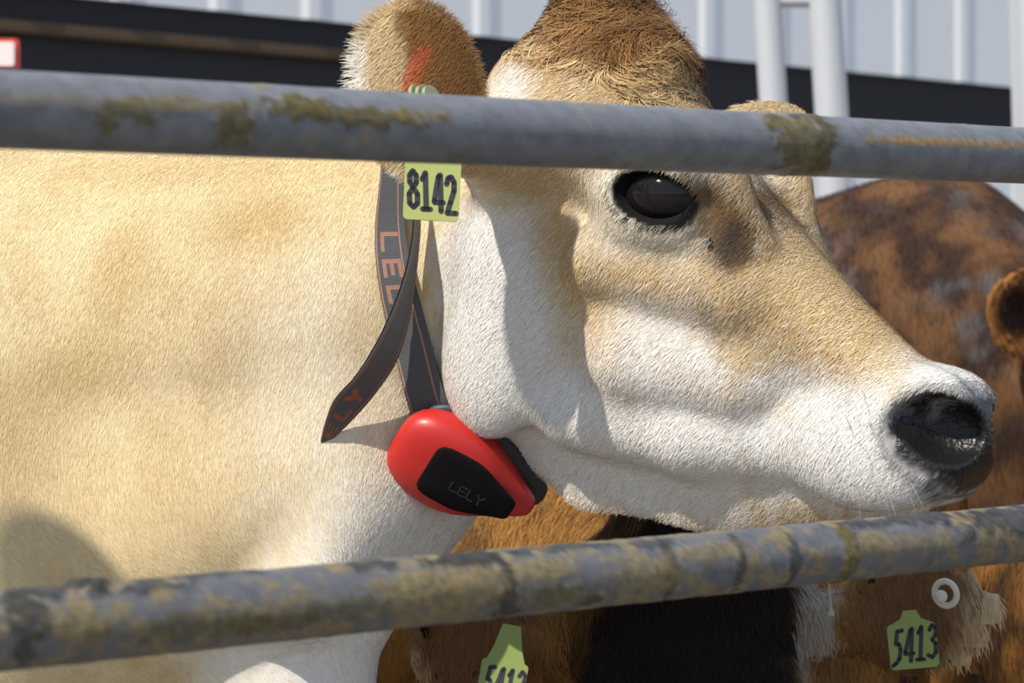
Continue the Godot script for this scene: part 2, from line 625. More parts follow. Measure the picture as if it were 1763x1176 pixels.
func build_cow_field() -> void:
	cow = Field.new()
	var L := Vector3(0, 0, 1)
	# neck, brisket and trunk
	var nk := [[905, 440, 2.27, 235, 0.085], [760, 520, 2.275, 300, 0.092], [590, 585, 2.29, 335, 0.115], [300, 640, 2.32, 395, 0.155], [-60, 700, 2.36, 455, 0.2]]
	for i in nk.size() - 1:
		var a: Array = nk[i]
		var b: Array = nk[i + 1]
		var ra: float = a[3] * a[2] / F
		var rb: float = b[3] * b[2] / F
		cow.cone(P(a[0], a[1], a[2]), P(b[0], b[1], b[2]), ra, rb, L, a[4] / ra, b[4] / rb, 0.012)
	var br := [[665, 840, 2.26, 110, 0.05], [562, 1010, 2.28, 118, 0.07], [470, 1200, 2.31, 160, 0.1], [330, 1420, 2.34, 240, 0.15]]
	for i in br.size() - 1:
		var a: Array = br[i]
		var b: Array = br[i + 1]
		var ra: float = a[3] * a[2] / F
		var rb: float = b[3] * b[2] / F
		cow.cone(P(a[0], a[1], a[2]), P(b[0], b[1], b[2]), ra, rb, L, a[4] / ra, b[4] / rb, 0.07 if i == 0 else 0.03)
	cow.cone(P(-40, 930, 2.36), P(330, 900, 2.31), 0.165, 0.13, L, 1.15, 1.15, 0.06)
	cow.cone(P(330, 900, 2.31), P(560, 830, 2.28), 0.13, 0.1, L, 1.15, 1.1, 0.06)
	var z := -2.40
	# shoulder and trunk
	cow.ell(Vector3(-0.62, EYE_H - 0.2, z), Vector3.RIGHT, Vector3.UP, Vector3.BACK, Vector3(0.24, 0.36, 0.24), 0.12)
	cow.cone(Vector3(-0.6, EYE_H - 0.22, z), Vector3(-1.1, EYE_H - 0.27, z), 0.35, 0.37, L, 0.72, 0.84, 0.1)
	cow.cone(Vector3(-1.1, EYE_H - 0.27, z), Vector3(-1.65, EYE_H - 0.2, z), 0.37, 0.3, L, 0.84, 0.8, 0.05)
	for s in [-1.0, 1.0]:
		cow.cone(Vector3(-0.55, 0.62, z + 0.13 * s), Vector3(-0.53, 0.36, z + 0.13 * s), 0.085, 0.05, L, 0.9, 0.9, 0.08)
		cow.cone(Vector3(-0.53, 0.36, z + 0.13 * s), Vector3(-0.54, 0.07, z + 0.13 * s), 0.05, 0.036, L, 1.0, 1.0, 0.03)
		cow.cone(Vector3(-0.54, 0.07, z + 0.13 * s), Vector3(-0.52, 0.035, z + 0.13 * s), 0.045, 0.045, L, 1.0, 1.0, 0.02)
		cow.cone(Vector3(-1.68, 0.8, z + 0.15 * s), Vector3(-1.62, 0.55, z + 0.15 * s), 0.15, 0.085, L, 0.7, 0.8, 0.08)
		cow.cone(Vector3(-1.62, 0.55, z + 0.15 * s), Vector3(-1.75, 0.4, z + 0.15 * s), 0.075, 0.05, L, 0.8, 0.9, 0.03)
		cow.cone(Vector3(-1.75, 0.4, z + 0.15 * s), Vector3(-1.72, 0.07, z + 0.15 * s), 0.05, 0.038, L, 0.9, 1.0, 0.03)
		cow.cone(Vector3(-1.72, 0.07, z + 0.15 * s), Vector3(-1.69, 0.035, z + 0.15 * s), 0.045, 0.045, L, 1.0, 1.0, 0.02)
	cow.cone(Vector3(-1.93, EYE_H - 0.02, z), Vector3(-2.0, 0.45, z), 0.03, 0.03, L, 1.0, 1.0, 0.05)
	add_head(cow, [HO, HH, Vector3.UP, HL])
	bare_neck.prims = cow.prims.duplicate()
	# near ear, seen from behind, cupped; far ear the other way round
	var e1 := ear_frame(1.0)
	ear_o = e1[0]
	ear_x = e1[1]
	ear_y = e1[2]
	ear_z = e1[3]
	cow.cone(hw(hv(885, 262, 0.075)), P(760, 235, 1.985), 0.036, 0.024, L, 1.0, 1.0, 0.03)
	cow.ell(e1[0], e1[1], e1[2], e1[3], Vector3(0.076, 0.0525, 0.0085), 0.012)
	cow.prims[-1].bend = 3.2
	cow.prims[-1].slack = 0.5
	var far := hw(hv(1110, 250, -0.085))
	var tip := P(1330, 205, 2.36)
	cow.cone(far, far.lerp(tip, 0.4), 0.03, 0.026, L, 1.0, 1.0, 0.03)
	var fa := (tip - far).normalized()
	var fc := Vector3(0.3, 0.5, 0.8)
	fc = (fc - fa * fc.dot(fa)).normalized()
	cow.ell(P(1318, 218, 2.34), fa, fc.cross(fa), fc, Vector3(0.075, 0.032, 0.009), 0.012).slack = 0.5
	# folds of skin on the throat
	cow.cone(P(640, 860, 2.215), P(520, 1030, 2.185), 0.022, 0.026, L, 1.0, 1.0, 0.05)

func ear_frame(_s: float) -> Array:
	var c := P(722, 158, 1.96)
	var up := (P(702, 0, 1.97) - P(742, 300, 1.96)).normalized()
	var nn := Vector3(0.12, 0.1, 1.0)
	nn = (nn - up * nn.dot(up)).normalized()
	var wd := nn.cross(up).normalized() * -1.0
	return [c, up, wd, nn]

# blades of hair laid on a skin; flow says which way they lie
func hair_on(v: PackedVector3Array, n: PackedVector3Array, idx: PackedInt32Array, cs: PackedColorArray, density: float, spec: Callable, r: RandomNumberGenerator) -> Array:
	var hv_ := PackedVector3Array()
	var hn := PackedVector3Array()
	var hc := PackedColorArray()
	var hi := PackedInt32Array()
	for t in range(0, idx.size(), 3):
		var a := v[idx[t]]
		var b := v[idx[t + 1]]
		var c := v[idx[t + 2]]
		var area := (b - a).cross(c - a).length() * 0.5
		var want := area * density
		var cnt := int(want)
		if r.randf() < want - cnt:
			cnt += 1
		for i in cnt:
			var u := r.randf()
			var w := r.randf()
			if u + w > 1.0:
				u = 1.0 - u
				w = 1.0 - w
			var p := a + (b - a) * u + (c - a) * w
			var nn := (n[idx[t]] * (1.0 - u - w) + n[idx[t + 1]] * u + n[idx[t + 2]] * w).normalized()
			var s: Array = spec.call(p, nn)
			if s.is_empty():
				continue
			# s: flow, length, width, lift, colour, normal blend
			var fl: Vector3 = s[0]
			fl = fl + Vector3(r.randf() - 0.5, r.randf() - 0.5, r.randf() - 0.5) * 0.55
			fl = (fl - nn * fl.dot(nn)).normalized()
			var ln: float = s[1] * (0.7 + 0.6 * r.randf())
			var wd: float = s[2]
			var lift: float = s[3] * (0.6 + 0.8 * r.randf())
			var side := fl.cross(nn).normalized()
			var col: Color = cs[idx[t]] if u + w < 0.5 else (cs[idx[t + 1]] if u > w else cs[idx[t + 2]])
			var fleck: float = s[4] if col.g > 0.2 else 0.0
			var dice := r.randf()
			if dice < 0.22 * fleck:
				col = col.lerp(WHITE, 0.4)
			elif dice > 1.0 - 0.16 * fleck:
				col = col.lerp(Color(0.42, 0.29, 0.14), 0.35)
			col = col * (0.9 + 0.2 * r.randf())
			col.a = 1.0
			var base := hv_.size()
			var m := p + fl * ln * 0.55 + nn * ln * lift * 0.75
			var e := p + fl * ln + nn * ln * lift
			hv_.append(p - side * wd * 0.5); hv_.append(p + side * wd * 0.5)
			hv_.append(m - side * wd * 0.4); hv_.append(m + side * wd * 0.4)
			hv_.append(e)
			var tb: float = s[5]
			var tw := side * ((r.randf() - 0.5) * tb)
			var n0 := (nn + tw).normalized()
			var n1 := (nn + tw - fl * tb * 0.15).normalized()
			hn.append(n0); hn.append(n0); hn.append(n1); hn.append(n1); hn.append(n1)
			for k in 5:
				hc.append(col)
			hi.append_array([base, base + 2, base + 1, base + 1, base + 2, base + 3, base + 2, base + 4, base + 3])
	return [hv_, hn, hi, hc]

var jobs := []          # [lo, hi, cell, hair density, seed]
var job_out := []
var skin_v := PackedVector3Array()
var skin_n := PackedVector3Array()
var skin_c := PackedColorArray()

func coat_lie(p: Vector3, nn: Vector3) -> Array:
	if nn.z < -0.35:
		return []
	var q := to_head(p)
	var on_head := sstep(-0.26, -0.2, q.x - q.y * 0.25)
	if nose_amount(q) > 0.04:
		return []
	var e := q - Vector3(0.004, -0.003, 0.1 * signf(q.z))
	if q.z > 0.03 and e.x * e.x / 0.00125 + pow(e.y + e.x * 0.17, 2) / 0.0005 < 1.0:
		return []
	var fl := Vector3(-0.22, -1.0, 0.0).lerp(Vector3(-0.7, -0.75, 0.0), on_head)
	var low := sstep(EYE_H - 0.05, EYE_H - 0.2, p.y) * (1.0 - on_head)
	fl = fl.lerp(Vector3(0.7, -0.8, 0), low)
	var ln := lerpf(0.008, 0.0075, on_head)
	if q.x > 0.17:
		ln = 0.006
	var fleck := on_head if p.distance_to(ear_o) > 0.095 else 0.0
	return [fl, ln, 0.00062, lerpf(0.05, 0.12, on_head), fleck, lerpf(0.2, 0.35, on_head)]

func run_job(k: int) -> void:
	var jb: Array = jobs[k]
	var f := Field.new()
	f.prims = cow.prims
	var m := f.mesh(jb[0], jb[1], jb[2])
	var pc := PackedColorArray()
	var bare := PackedByteArray()
	for p in m[0]:
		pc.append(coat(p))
		bare.append(1 if p.x > 0.3 and p.z > -2.2 and nose_amount(to_head(p)) > 0.1 else 0)
	var hair := []
	if jb[3] > 0.0:
		var r := RandomNumberGenerator.new()
		r.seed = jb[4]
		hair = hair_on(m[0], m[1], m[2], pc, jb[3], coat_lie, r)
	job_out[k] = [m[0], m[1], m[2], pc, bare, hair]

func build_pale_cow() -> void:
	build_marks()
	build_cow_field()
	var cell := 0.0037
	var lo := P(580, 0, 2.05) + Vector3(0, -0.63, -0.55)
	var hi := Vector3(0.43, EYE_H + 0.34, -1.83)
	var nn := int(ceil((hi.x - lo.x) / cell))
	for k in 8:
		# the near half of the head on a fine grid, the far half on a coarser one
		var i0 := nn * k / 8
		var i1 := nn * (k + 1) / 8
		var x0 := lo.x + maxi(i0 - 1, 0) * cell
		var x1 := lo.x + i1 * cell - 0.0001
		var zc := HO.z + ((x0 + x1) * 0.5 - HO.x) * HH.z / HH.x - 0.045
		if k < 2:
			zc = -2.3
		zc = lo.z + floor((zc - lo.z) / cell) * cell
		jobs.append([Vector3(x0, lo.y, zc), Vector3(x1, hi.y, hi.z), cell, 600000.0, 100 + k])
		jobs.append([Vector3(x0 - 0.004, lo.y, lo.z), Vector3(x1 + 0.004, hi.y, zc + 0.014), 0.0066, 300000.0, 150 + k])
	var xr := P(580, 0, 2.05).x + 0.008
	for k in 3:
		var w := (xr + 0.52) / 3.0
		jobs.append([Vector3(-0.52 + w * k - 0.006, EYE_H - 0.36, -2.45), Vector3(-0.52 + w * (k + 1), EYE_H + 0.24, -2.0), 0.0072, 420000.0, 200 + k])
	jobs.append([Vector3(-0.54, EYE_H - 0.36, -2.64), Vector3(xr, EYE_H + 0.24, -2.44), 0.016, 0.0, 302])
	jobs.append([Vector3(-2.1, -0.02, -2.8), Vector3(-0.5, EYE_H + 0.3, -1.95), 0.03, 0.0, 300])
	jobs.append([Vector3(-0.56, 0.2, -2.7), Vector3(0.02, EYE_H - 0.34, -2.0), 0.022, 0.0, 301])
	job_out.resize(jobs.size())
	for k in jobs.size():
		run_job(k)
	var root := thing("dairy_cow", "pale cream and white cow with its head between the pipe rails", "cow", "cows in the yard")
	# one body: skin surface and wet-nose surface
	var skin := PackedInt32Array()
	var wet := PackedInt32Array()
	var h := Hair.new()
	for o in job_out:
		var off := skin_v.size()
		skin_v.append_array(o[0])
		skin_n.append_array(o[1])
		skin_c.append_array(o[3])
		var bare: PackedByteArray = o[4]
		var ix: PackedInt32Array = o[2]
		for t in range(0, ix.size(), 3):
			if bare[ix[t]] + bare[ix[t + 1]] + bare[ix[t + 2]] > 1:
				wet.append_array([ix[t] + off, ix[t + 1] + off, ix[t + 2] + off])
			else:
				skin.append_array([ix[t] + off, ix[t + 1] + off, ix[t + 2] + off])
		if o[5].size():
			var ho := h.v.size()
			h.v.append_array(o[5][0])
			h.n.append_array(o[5][1])
			h.c.append_array(o[5][3])
			var hx: PackedInt32Array = o[5][2]
			for t in hx.size():
				hx[t] += ho
			h.idx.append_array(hx)
	job_out.clear()
	var am := arrays_mesh(skin_v, skin_n, skin, skin_c)
	var a2 := []
	a2.resize(Mesh.ARRAY_MAX)
	a2[Mesh.ARRAY_VERTEX] = skin_v
	a2[Mesh.ARRAY_NORMAL] = skin_n
	a2[Mesh.ARRAY_COLOR] = skin_c
	a2[Mesh.ARRAY_INDEX] = wet
	am.add_surface_from_arrays(Mesh.PRIMITIVE_TRIANGLES, a2)
	var sm := vmat(0.95)
	sm.metallic_specular = 0.2
	var wm := vmat(0.34)
	wm.metallic_specular = 0.45
	var nt := NoiseTexture2D.new()
	var fn := FastNoiseLite.new()
	fn.noise_type = FastNoiseLite.TYPE_CELLULAR
	fn.frequency = 0.035
	nt.noise = fn
	nt.width = 512
	nt.height = 512
	nt.seamless = true
	wm.heightmap_enabled = true
	wm.heightmap_texture = nt
	wm.heightmap_scale = 0.12
	wm.uv1_triplanar = true
	wm.uv1_scale = Vector3(14, 14, 14)
	am.surface_set_material(0, sm)
	am.surface_set_material(1, wm)
	add_mesh(root, "body", am)
	# short coat
	var hm := vmat(0.75)
	hm.metallic_specular = 0.3
	var co := add_mesh(root, "coat", arrays_mesh(h.v, h.n, h.idx, h.c), hm)
	co.set_meta("kind", "stuff")
	for s in [1.0, -1.0]:
		eye(root, s)

func eye(root: Node3D, s: float) -> void:
	var q := hv(1118, 334, 0.1)
	var c := hw(Vector3(q.x - 0.002, q.y + 0.001, 0.0755 * s))
	var b := Basis(HH, Vector3.UP, HL * s) if s > 0 else Basis(HH * -1.0, Vector3.UP, HL * s)
	b = b.rotated(b.z, -0.17 * s)
	var sp := SphereMesh.new()
	sp.radius = 0.5; sp.height = 1.0; sp.radial_segments = 48; sp.rings = 32
	var em := mat(Color(0.012, 0.010, 0.010), 0.08)
	em.metallic_specular = 0.35
	var o := add_mesh(root, "eye", sp, em)
	o.transform = Transform3D(b.scaled_local(Vector3(0.074, 0.054, 0.055)), c)

# ---------------------------------------------------------------- scene
func _ready() -> void:
	rng.seed = 41
	noise.seed = 7
	noise.frequency = 1.0
	noise.fractal_octaves = 3
	noise2.seed = 19
	noise2.frequency = 1.0
	setup_view()
	build_yard()
	build_fence()
	build_pale_cow()
	build_cow_hair()
	build_collar()
	build_tag()
	build_fly()
	build_other_cows()

func setup_view() -> void:
	var cam := Camera3D.new()
	cam.name = "camera"
	add_child(cam)
	cam.position = Vector3(0, EYE_H, 0)
	cam.fov = rad_to_deg(2.0 * atan(588.0 / F))
	var at := CameraAttributesPhysical.new()
	at.frustum_focal_length = 24.0 / 1176.0 * F
	at.frustum_focus_distance = 2.06
	at.exposure_aperture = 10.0
	at.frustum_near = 0.05
	at.frustum_far = 100.0
	cam.attributes = at
	cam.current = true
	var we := WorldEnvironment.new()
	we.name = "world_environment"
	var e := Environment.new()
	e.background_mode = Environment.BG_SKY
	var sk := Sky.new()
	var sm := ProceduralSkyMaterial.new()
	sm.sky_top_color = Color(0.60, 0.68, 0.80)
	sm.sky_horizon_color = Color(0.80, 0.83, 0.86)
	sm.ground_bottom_color = Color(0.35, 0.33, 0.30)
	sm.ground_horizon_color = Color(0.6, 0.6, 0.58)
	sm.sun_angle_max = 1.0
	sk.sky_material = sm
	e.sky = sk
	e.background_energy_multiplier = 0.92
	e.tonemap_mode = Environment.TONE_MAPPER_LINEAR
	e.tonemap_exposure = 1.33
	e.sdfgi_enabled = true
	e.ssao_enabled = true
	e.ssil_enabled = true
	we.environment = e
	add_child(we)
	var sun := DirectionalLight3D.new()
	sun.name = "sun"
	sun.light_energy = 1.2
	sun.light_color = Color(1.0, 0.97, 0.92)
	sun.light_angular_distance = 0.6
	sun.shadow_enabled = true
	add_child(sun)
	sun.look_at_from_position(Vector3.ZERO, SUN, Vector3.UP)

func build_yard() -> void:
	# ground
	var g := add_mesh(self, "floor", box_mesh(Vector3(30, 0.2, 30), 0.01), mat(Color(0.17, 0.155, 0.13), 0.9))
	g.position = Vector3(0, -0.1, -6)
	g.set_meta("kind", "structure")
	# the building behind
	var D := Vector3(0.79, 0, -0.613).normalized()
	var N := Vector3(0.613, 0, 0.79).normalized()
	var at0 := Vector3(0, 0, -7.5)
	var basis := Basis(D, Vector3.UP, N)
	var white := mat(Color(0.86, 0.87, 0.885), 0.55)
	var wall := Node3D.new()
	wall.name = "wall_back"
	wall.set_meta("kind", "structure")
	add_child(wall)
	wall.transform = Transform3D(basis, at0)
	# ribbed sheets above, each one panel of four ribs
	var sheet := rib_sheet(0.92, 3.2, 3, 0.92 / 3.0)
	for i in 19:
		var o := add_mesh(wall, "siding_sheet", sheet, white)
		o.position = Vector3(-7.34 + 0.92 * i, EYE_H + 0.925, 0.03)
	var low := rib_sheet(0.92, EYE_H + 0.7, 3, 0.92 / 3.0)
	for i in 19:
		var o := add_mesh(wall, "siding_sheet", low, white)
		o.position = Vector3(-7.34 + 0.92 * i, 0, 0.03)
	var dark := mat(Color(0.03, 0.03, 0.032), 0.9)
	var o1 := add_mesh(wall, "dark_board", box_mesh(Vector3(17.48, 0.26, 0.04), 0.004), dark)
	o1.position = Vector3(1.4, EYE_H + 0.81, -0.03)
	var lumber := add_mesh(wall, "timber_batten", box_mesh(Vector3(6.0, 0.035, 0.03), 0.006), mat(Color(0.10, 0.065, 0.035), 0.85))
	lumber.position = Vector3(-3.2, EYE_H + 0.835, 0.005)

func rib_sheet(width: float, height: float, ribs: int, pitch: float) -> ArrayMesh:
	var st := SurfaceTool.new()
	st.begin(Mesh.PRIMITIVE_TRIANGLES)
	st.set_smooth_group(-1)
	var prof := PackedVector2Array()
	for i in ribs:
		var x := i * pitch
		prof.append(Vector2(x, 0.0))
		prof.append(Vector2(x + pitch * 0.36, 0.0))
		prof.append(Vector2(x + pitch * 0.44, 0.008))
		prof.append(Vector2(x + pitch * 0.56, 0.008))
		prof.append(Vector2(x + pitch * 0.64, 0.0))
	prof.append(Vector2(width, 0.0))
	var th := 0.002
	for i in prof.size() - 1:
		var a := prof[i]
		var b := prof[i + 1]
		var q := [Vector3(a.x, 0, a.y), Vector3(b.x, 0, b.y), Vector3(b.x, height, b.y), Vector3(a.x, height, a.y)]
		for t in [0, 2, 1, 0, 3, 2]:
			st.add_vertex(q[t])
		for t in [0, 1, 2, 0, 2, 3]:
			st.add_vertex(q[t] - Vector3(0, 0, th))
		for y in [0.0, height]:
			var r := [Vector3(a.x, y, a.y), Vector3(b.x, y, b.y), Vector3(b.x, y, b.y - th), Vector3(a.x, y, a.y - th)]
			for t in ([0, 1, 2, 0, 2, 3] if y == 0.0 else [0, 2, 1, 0, 3, 2]):
				st.add_vertex(r[t])
	st.generate_normals()
	return st.commit()


# ---------------------------------------------------------------- the pipe rails
const GALV := Color(0.178, 0.184, 0.197)
const OLIVE := Color(0.135, 0.105, 0.03)
const OCHRE := Color(0.25, 0.185, 0.075)
const CRUST := Color(0.045, 0.042, 0.035)

func rail_t(px: float) -> float:
	var d := 1.0 / (1.0 / 1.3 + (1.0 / 1.85 - 1.0 / 1.3) * px / 1763.0)
	return (d - 1.3) / 0.55

# marks: [px, angle, half length px, half angle, colour, strength, raised]
func pipe_rail(called: String, label: String, y0: float, y1: float, marks: Array, dirt: float, sd: float, metal: Color) -> Node3D:
	var root := thing(called, label, "rail", "pipe rails of the fence")
	var A := P(0, y0, 1.3)
	var B := P(1763, y1, 1.85)
	var dir := (B - A)
	var len := dir.length()
	var ax := dir.normalized()
	var front := Vector3(0, 0, 1)
	front = (front - ax * front.dot(ax)).normalized()
	var up := ax.cross(front) * -1.0
	if up.y < 0:
		up = -up
	var t0 := -1.6
	var t1 := 2.2
	var v := PackedVector3Array()
	var n := PackedVector3Array()
	var c := PackedColorArray()
	var idx := PackedInt32Array()
	var seg := 56
	var ts := []
	var t := t0
	while t < t1:
		ts.append(t)
		t += 0.0032 / len if t > -0.06 and t < 1.08 else 0.05
	ts.append(t1)
	var mt := []
	for m in marks:
		mt.append([rail_t(m[0]), deg_to_rad(m[1]), maxf(0.004, absf(rail_t(m[0] + m[2]) - rail_t(m[0]))), deg_to_rad(m[3]), m[4], m[5], m[6]])
	var r := 0.0212
	for tt in ts:
		for j in seg + 1:
			var a := TAU * j / seg
			var d := front * cos(a) + up * sin(a)
			var p: Vector3 = A + dir * tt
			var q: Vector3 = p + d * r
			var fx: float = tt * len
			var n1 := noise.get_noise_3d(q.x * 45.0 + sd, q.y * 60.0, q.z * 45.0)
			var n2 := noise.get_noise_3d(q.x * 150.0 + sd, q.y * 150.0, q.z * 150.0)
			var n3 := noise2.get_noise_3d(q.x * 16.0 + sd, q.y * 30.0, q.z * 16.0)
			var col := metal * (1.0 + n1 * 0.3 + n2 * 0.18)
			var rise := 0.0
			var st := sstep(0.12, 0.42, n1 * 0.7 + n3 * 0.5 + n2 * 0.2 + dirt)
			col = col.lerp(OCHRE * (1.0 + n2 * 0.5), st * 0.75)
			rise += st * 0.0004
			for m in mt:
				var du: float = (tt - m[0]) / m[2]
				if absf(du) > 1.7:
					continue
				var da: float = wrapf(a - m[1], -PI, PI) / m[3]
				var rr := sqrt(du * du + da * da) + n1 * 0.75 + n2 * 0.45
				var w := 1.0 - sstep(0.7, 1.15, rr)
				if w > 0.0:
					col = col.lerp(m[4] * (1.0 + n2 * 0.7), w * m[5])
					rise = maxf(rise, w * m[6] * (1.0 + n2 * 0.8))
			col.a = 1.0
			v.append(q + d * rise)
			n.append(d)
			c.append(col)
	for i in ts.size() - 1:
		for j in seg:
			var k := i * (seg + 1) + j
			var b := k + seg + 1
			idx.append_array([k, k + 1, b, k + 1, b + 1, b])
	# normals from the raised surface
	for i in range(1, ts.size() - 1):
		for j in seg + 1:
			var k := i * (seg + 1) + j
			var jn := i * (seg + 1) + (j + 1) % seg
			var jp := i * (seg + 1) + (j + seg - 1) % seg
			var nn := (v[jn] - v[jp]).cross(v[k + seg + 1] - v[k - seg - 1]).normalized()
			n[k] = nn if nn.dot(n[k]) > 0 else -nn
	var m := vmat(0.55, 0.15)
	add_mesh(root, "pipe", arrays_mesh(v, n, idx, c), m)
	return root

func build_fence() -> void:
	var top := [
		[60, 10, 170, 12, OCHRE, 0.35, 0.0003], [190, 0, 60, 20, OLIVE, 0.75, 0.0006], [160, -25, 18, 16, OLIVE, 0.8, 0.0005],
		[300, 14, 120, 12, OCHRE, 0.6, 0.0004], [370, -15, 34, 38, OLIVE, 0.8, 0.0008], [480, 22, 55, 26, OLIVE, 0.95, 0.0012],
		[590, 8, 110, 18, OLIVE, 0.9, 0.001], [690, 12, 70, 14, OCHRE, 0.55, 0.0004], [1350, 10, 48, 90, OLIVE, 0.85, 0.001],
		[1385, -5, 16, 85, Color(0.09, 0.06, 0.02), 0.7, 0.0012], [1320, 40, 34, 26, OLIVE, 0.85, 0.001], [1345, 60, 30, 14, CRUST, 0.6, 0.001],
		[1520, 12, 60, 9, Color(0.33, 0.2, 0.06), 0.75, 0.0004], [1660, 14, 120, 10, Color(0.33, 0.2, 0.06), 0.7, 0.0004],
	]
	pipe_rail("pipe_rail", "upper grey pipe rail with dung smears crossing above the cow's eye", 188, 268, top, -0.22, 0.0, GALV)
	var low := [
		[15, 30, 34, 70, CRUST, 0.8, 0.0012], [150, 72, 55, 22, CRUST, 1.0, 0.004], [70, 75, 70, 18, CRUST, 0.75, 0.0015], [235, 60, 60, 16, CRUST, 0.7, 0.0015], [330, 82, 110, 12, CRUST, 0.7, 0.001],
		[640, 66, 60, 14, CRUST, 0.8, 0.0015], [770, 62, 80, 22, CRUST, 0.95, 0.002], [838, 5, 14, 85, CRUST, 0.9, 0.0016], [848, -40, 22, 16, CRUST, 0.9, 0.0016],
		[960, 70, 90, 14, CRUST, 0.7, 0.001], [1120, 20, 9, 90, CRUST, 0.8, 0.001], [1100, 62, 60, 14, CRUST, 0.6, 0.001], [1240, 0, 9, 70, CRUST, 0.75, 0.001], [1330, 0, 9, 70, CRUST, 0.75, 0.001],
		[1425, 5, 12, 95, OLIVE, 0.95, 0.0018], [1570, 65, 130, 22, CRUST, 0.8, 0.0015], [1700, 45, 90, 40, CRUST, 0.75, 0.0015], [985, -38, 22, 14, CRUST, 0.85, 0.001],
		[110, 0, 60, 25, OCHRE, 0.8, 0.0006], [300, -15, 120, 22, OLIVE, 0.6, 0.0006], [420, -20, 70, 20, OLIVE, 0.65, 0.0006], [720, 10, 110, 34, OCHRE, 0.85, 0.0008], [560, -10, 80, 22, OLIVE, 0.5, 0.0006],
		[920, -25, 70, 22, OLIVE, 0.7, 0.0008], [900, 25, 60, 20, OCHRE, 0.7, 0.0006], [1080, -5, 70, 30, OCHRE, 0.6, 0.0005], [1190, 30, 60, 20, OCHRE, 0.6, 0.0005], [1500, 10, 90, 20, OCHRE, 0.5, 0.0004],
	]
	pipe_rail("pipe_rail", "lower grey pipe rail crusted with dried dung below the cow's chin", 1088, 918, low, 0.17, 31.0, Color(0.15, 0.15, 0.155))
	# strand of slime hanging from the lower rail
	var dr := thing("slime_strand", "thin pale strand of slime hanging from the lower rail", "slime")
	var pts := PackedVector3Array()
	var rad := PackedFloat32Array()
	for i in 13:
		var u := i / 12.0
		pts.append(P(1426 + 6 * u, 978 + 82 * u, 1.74))
		rad.append(0.0011 - 0.0004 * u if i < 11 else 0.0022)
	add_mesh(dr, "strand", tube_mesh(pts, rad, 10), mat(Color(0.4, 0.36, 0.28), 0.25))
	# posts of the gate behind, joined by a short bar
	var galv := mat(Color(0.52, 0.54, 0.57), 0.5, 0.1)
	var gp := thing("gate_frame", "two pale grey upright pipes joined by a short bar behind the far ear", "gate")
	for a in [[1325, 1372, 0.030], [1424, 1476, 0.036]]:
		var q := PackedVector3Array([P(a[0] - 8, -60, 5.2), P(a[0] + 8, 200, 5.2), P(a[1] - 20, 700, 5.2)])
		q[2].y = 0.0
		add_mesh(gp, "upright", tube_mesh(q, PackedFloat32Array([a[2], a[2], a[2]]), 24), galv)
	add_mesh(gp, "cross_bar", tube_mesh(PackedVector3Array([P(1335, 2, 5.2), P(1420, 2, 5.2)]), PackedFloat32Array([0.014, 0.014]), 16), galv)
	var sp := thing("steel_post", "galvanised steel post at the right edge of the yard", "post")
	var b1 := P(1768, -120, 4.7)
	var b2 := P(1782, 400, 4.7)
	var ln := (b1 - b2).normalized()
	b2 = b2 - ln * (b2.y / ln.y)
	var o := add_mesh(sp, "shaft", box_mesh(Vector3(0.06, b1.distance_to(b2), 0.06), 0.006), galv)
	var yb := ln
	var zb := (Vector3(0.3, 0, 1) - yb * Vector3(0.3, 0, 1).dot(yb)).normalized()
	o.transform = Transform3D(Basis(yb.cross(zb), yb, zb), (b1 + b2) * 0.5)
	var foot := add_mesh(sp, "base_plate", box_mesh(Vector3(0.14, 0.012, 0.14), 0.003), galv)
	foot.position = Vector3(b2.x, 0.006, b2.z)
	# two red and white boards at the left
	for i in 2:
		var red := mat(Color(0.62, 0.05, 0.035), 0.5)
		var wht := mat(Color(0.86, 0.76, 0.74), 0.5)
		var sg := thing("marker_board", "white board with a red rim, upper of two at the left edge" if i == 0 else "white board with a red rim, lower of two behind the pale cow's back", "sign", "red and white boards")
		var y := 94 if i == 0 else 266
		var x := 2 if i == 0 else 6
		var d := 4.6
		var fr := add_mesh(sg, "rim", rounded_plate(0.034, 0.030, 0.01, 0.008), red)
		fr.position = P(x, y, d)
		var pl := add_mesh(sg, "panel", rounded_plate(0.027, 0.023, 0.004, 0.006), wht)
		pl.position = P(x, y, d) + Vector3(0, 0, 0.0085)
		var arm := add_mesh(sg, "bracket", tube_mesh(PackedVector3Array([P(x, y, d) - Vector3(0, 0, 0.006), P(x, y, d) - Vector3(0, 0, 0.12), P(x, y, d) - Vector3(0.3, 0, 0.12)]), PackedFloat32Array([0.01, 0.01, 0.01]), 10), galv)
	var spole := thing("sign_pole", "thin grey pole carrying the two red and white boards left of the picture", "pole")
	var sq := P(2, 180, 4.6) + Vector3(-0.3, 0, -0.132)
	add_mesh(spole, "shaft", tube_mesh(PackedVector3Array([Vector3(sq.x, 0, sq.z), sq + Vector3(0, 0.25, 0)]), PackedFloat32Array([0.02, 0.02]), 16), galv)
	# unseen round-topped post, added to cast the soft shadow on the cow's shoulder
	var tp := thing("shadow_post", "unseen round post with a domed top, added left of the picture to cast a shadow", "post")
	var px := P(85, 890, 2.12) - SUN.normalized() * 1.5
	var tall := px.y - 0.05
	px.y = 0.0
	var pv := PackedVector3Array([px])
	var pr := PackedFloat32Array([0.05])
	pv.append(px + Vector3(0, tall, 0)); pr.append(0.048)
	for i in 7:
		var a := PI / 2 * i / 6.0
		pv.append(px + Vector3(0, tall + 0.05 * sin(a), 0)); pr.append(maxf(0.048 * cos(a), 0.0005))
	add_mesh(tp, "shaft", tube_mesh(pv, pr, 24), mat(Color(0.25, 0.18, 0.11), 0.9))

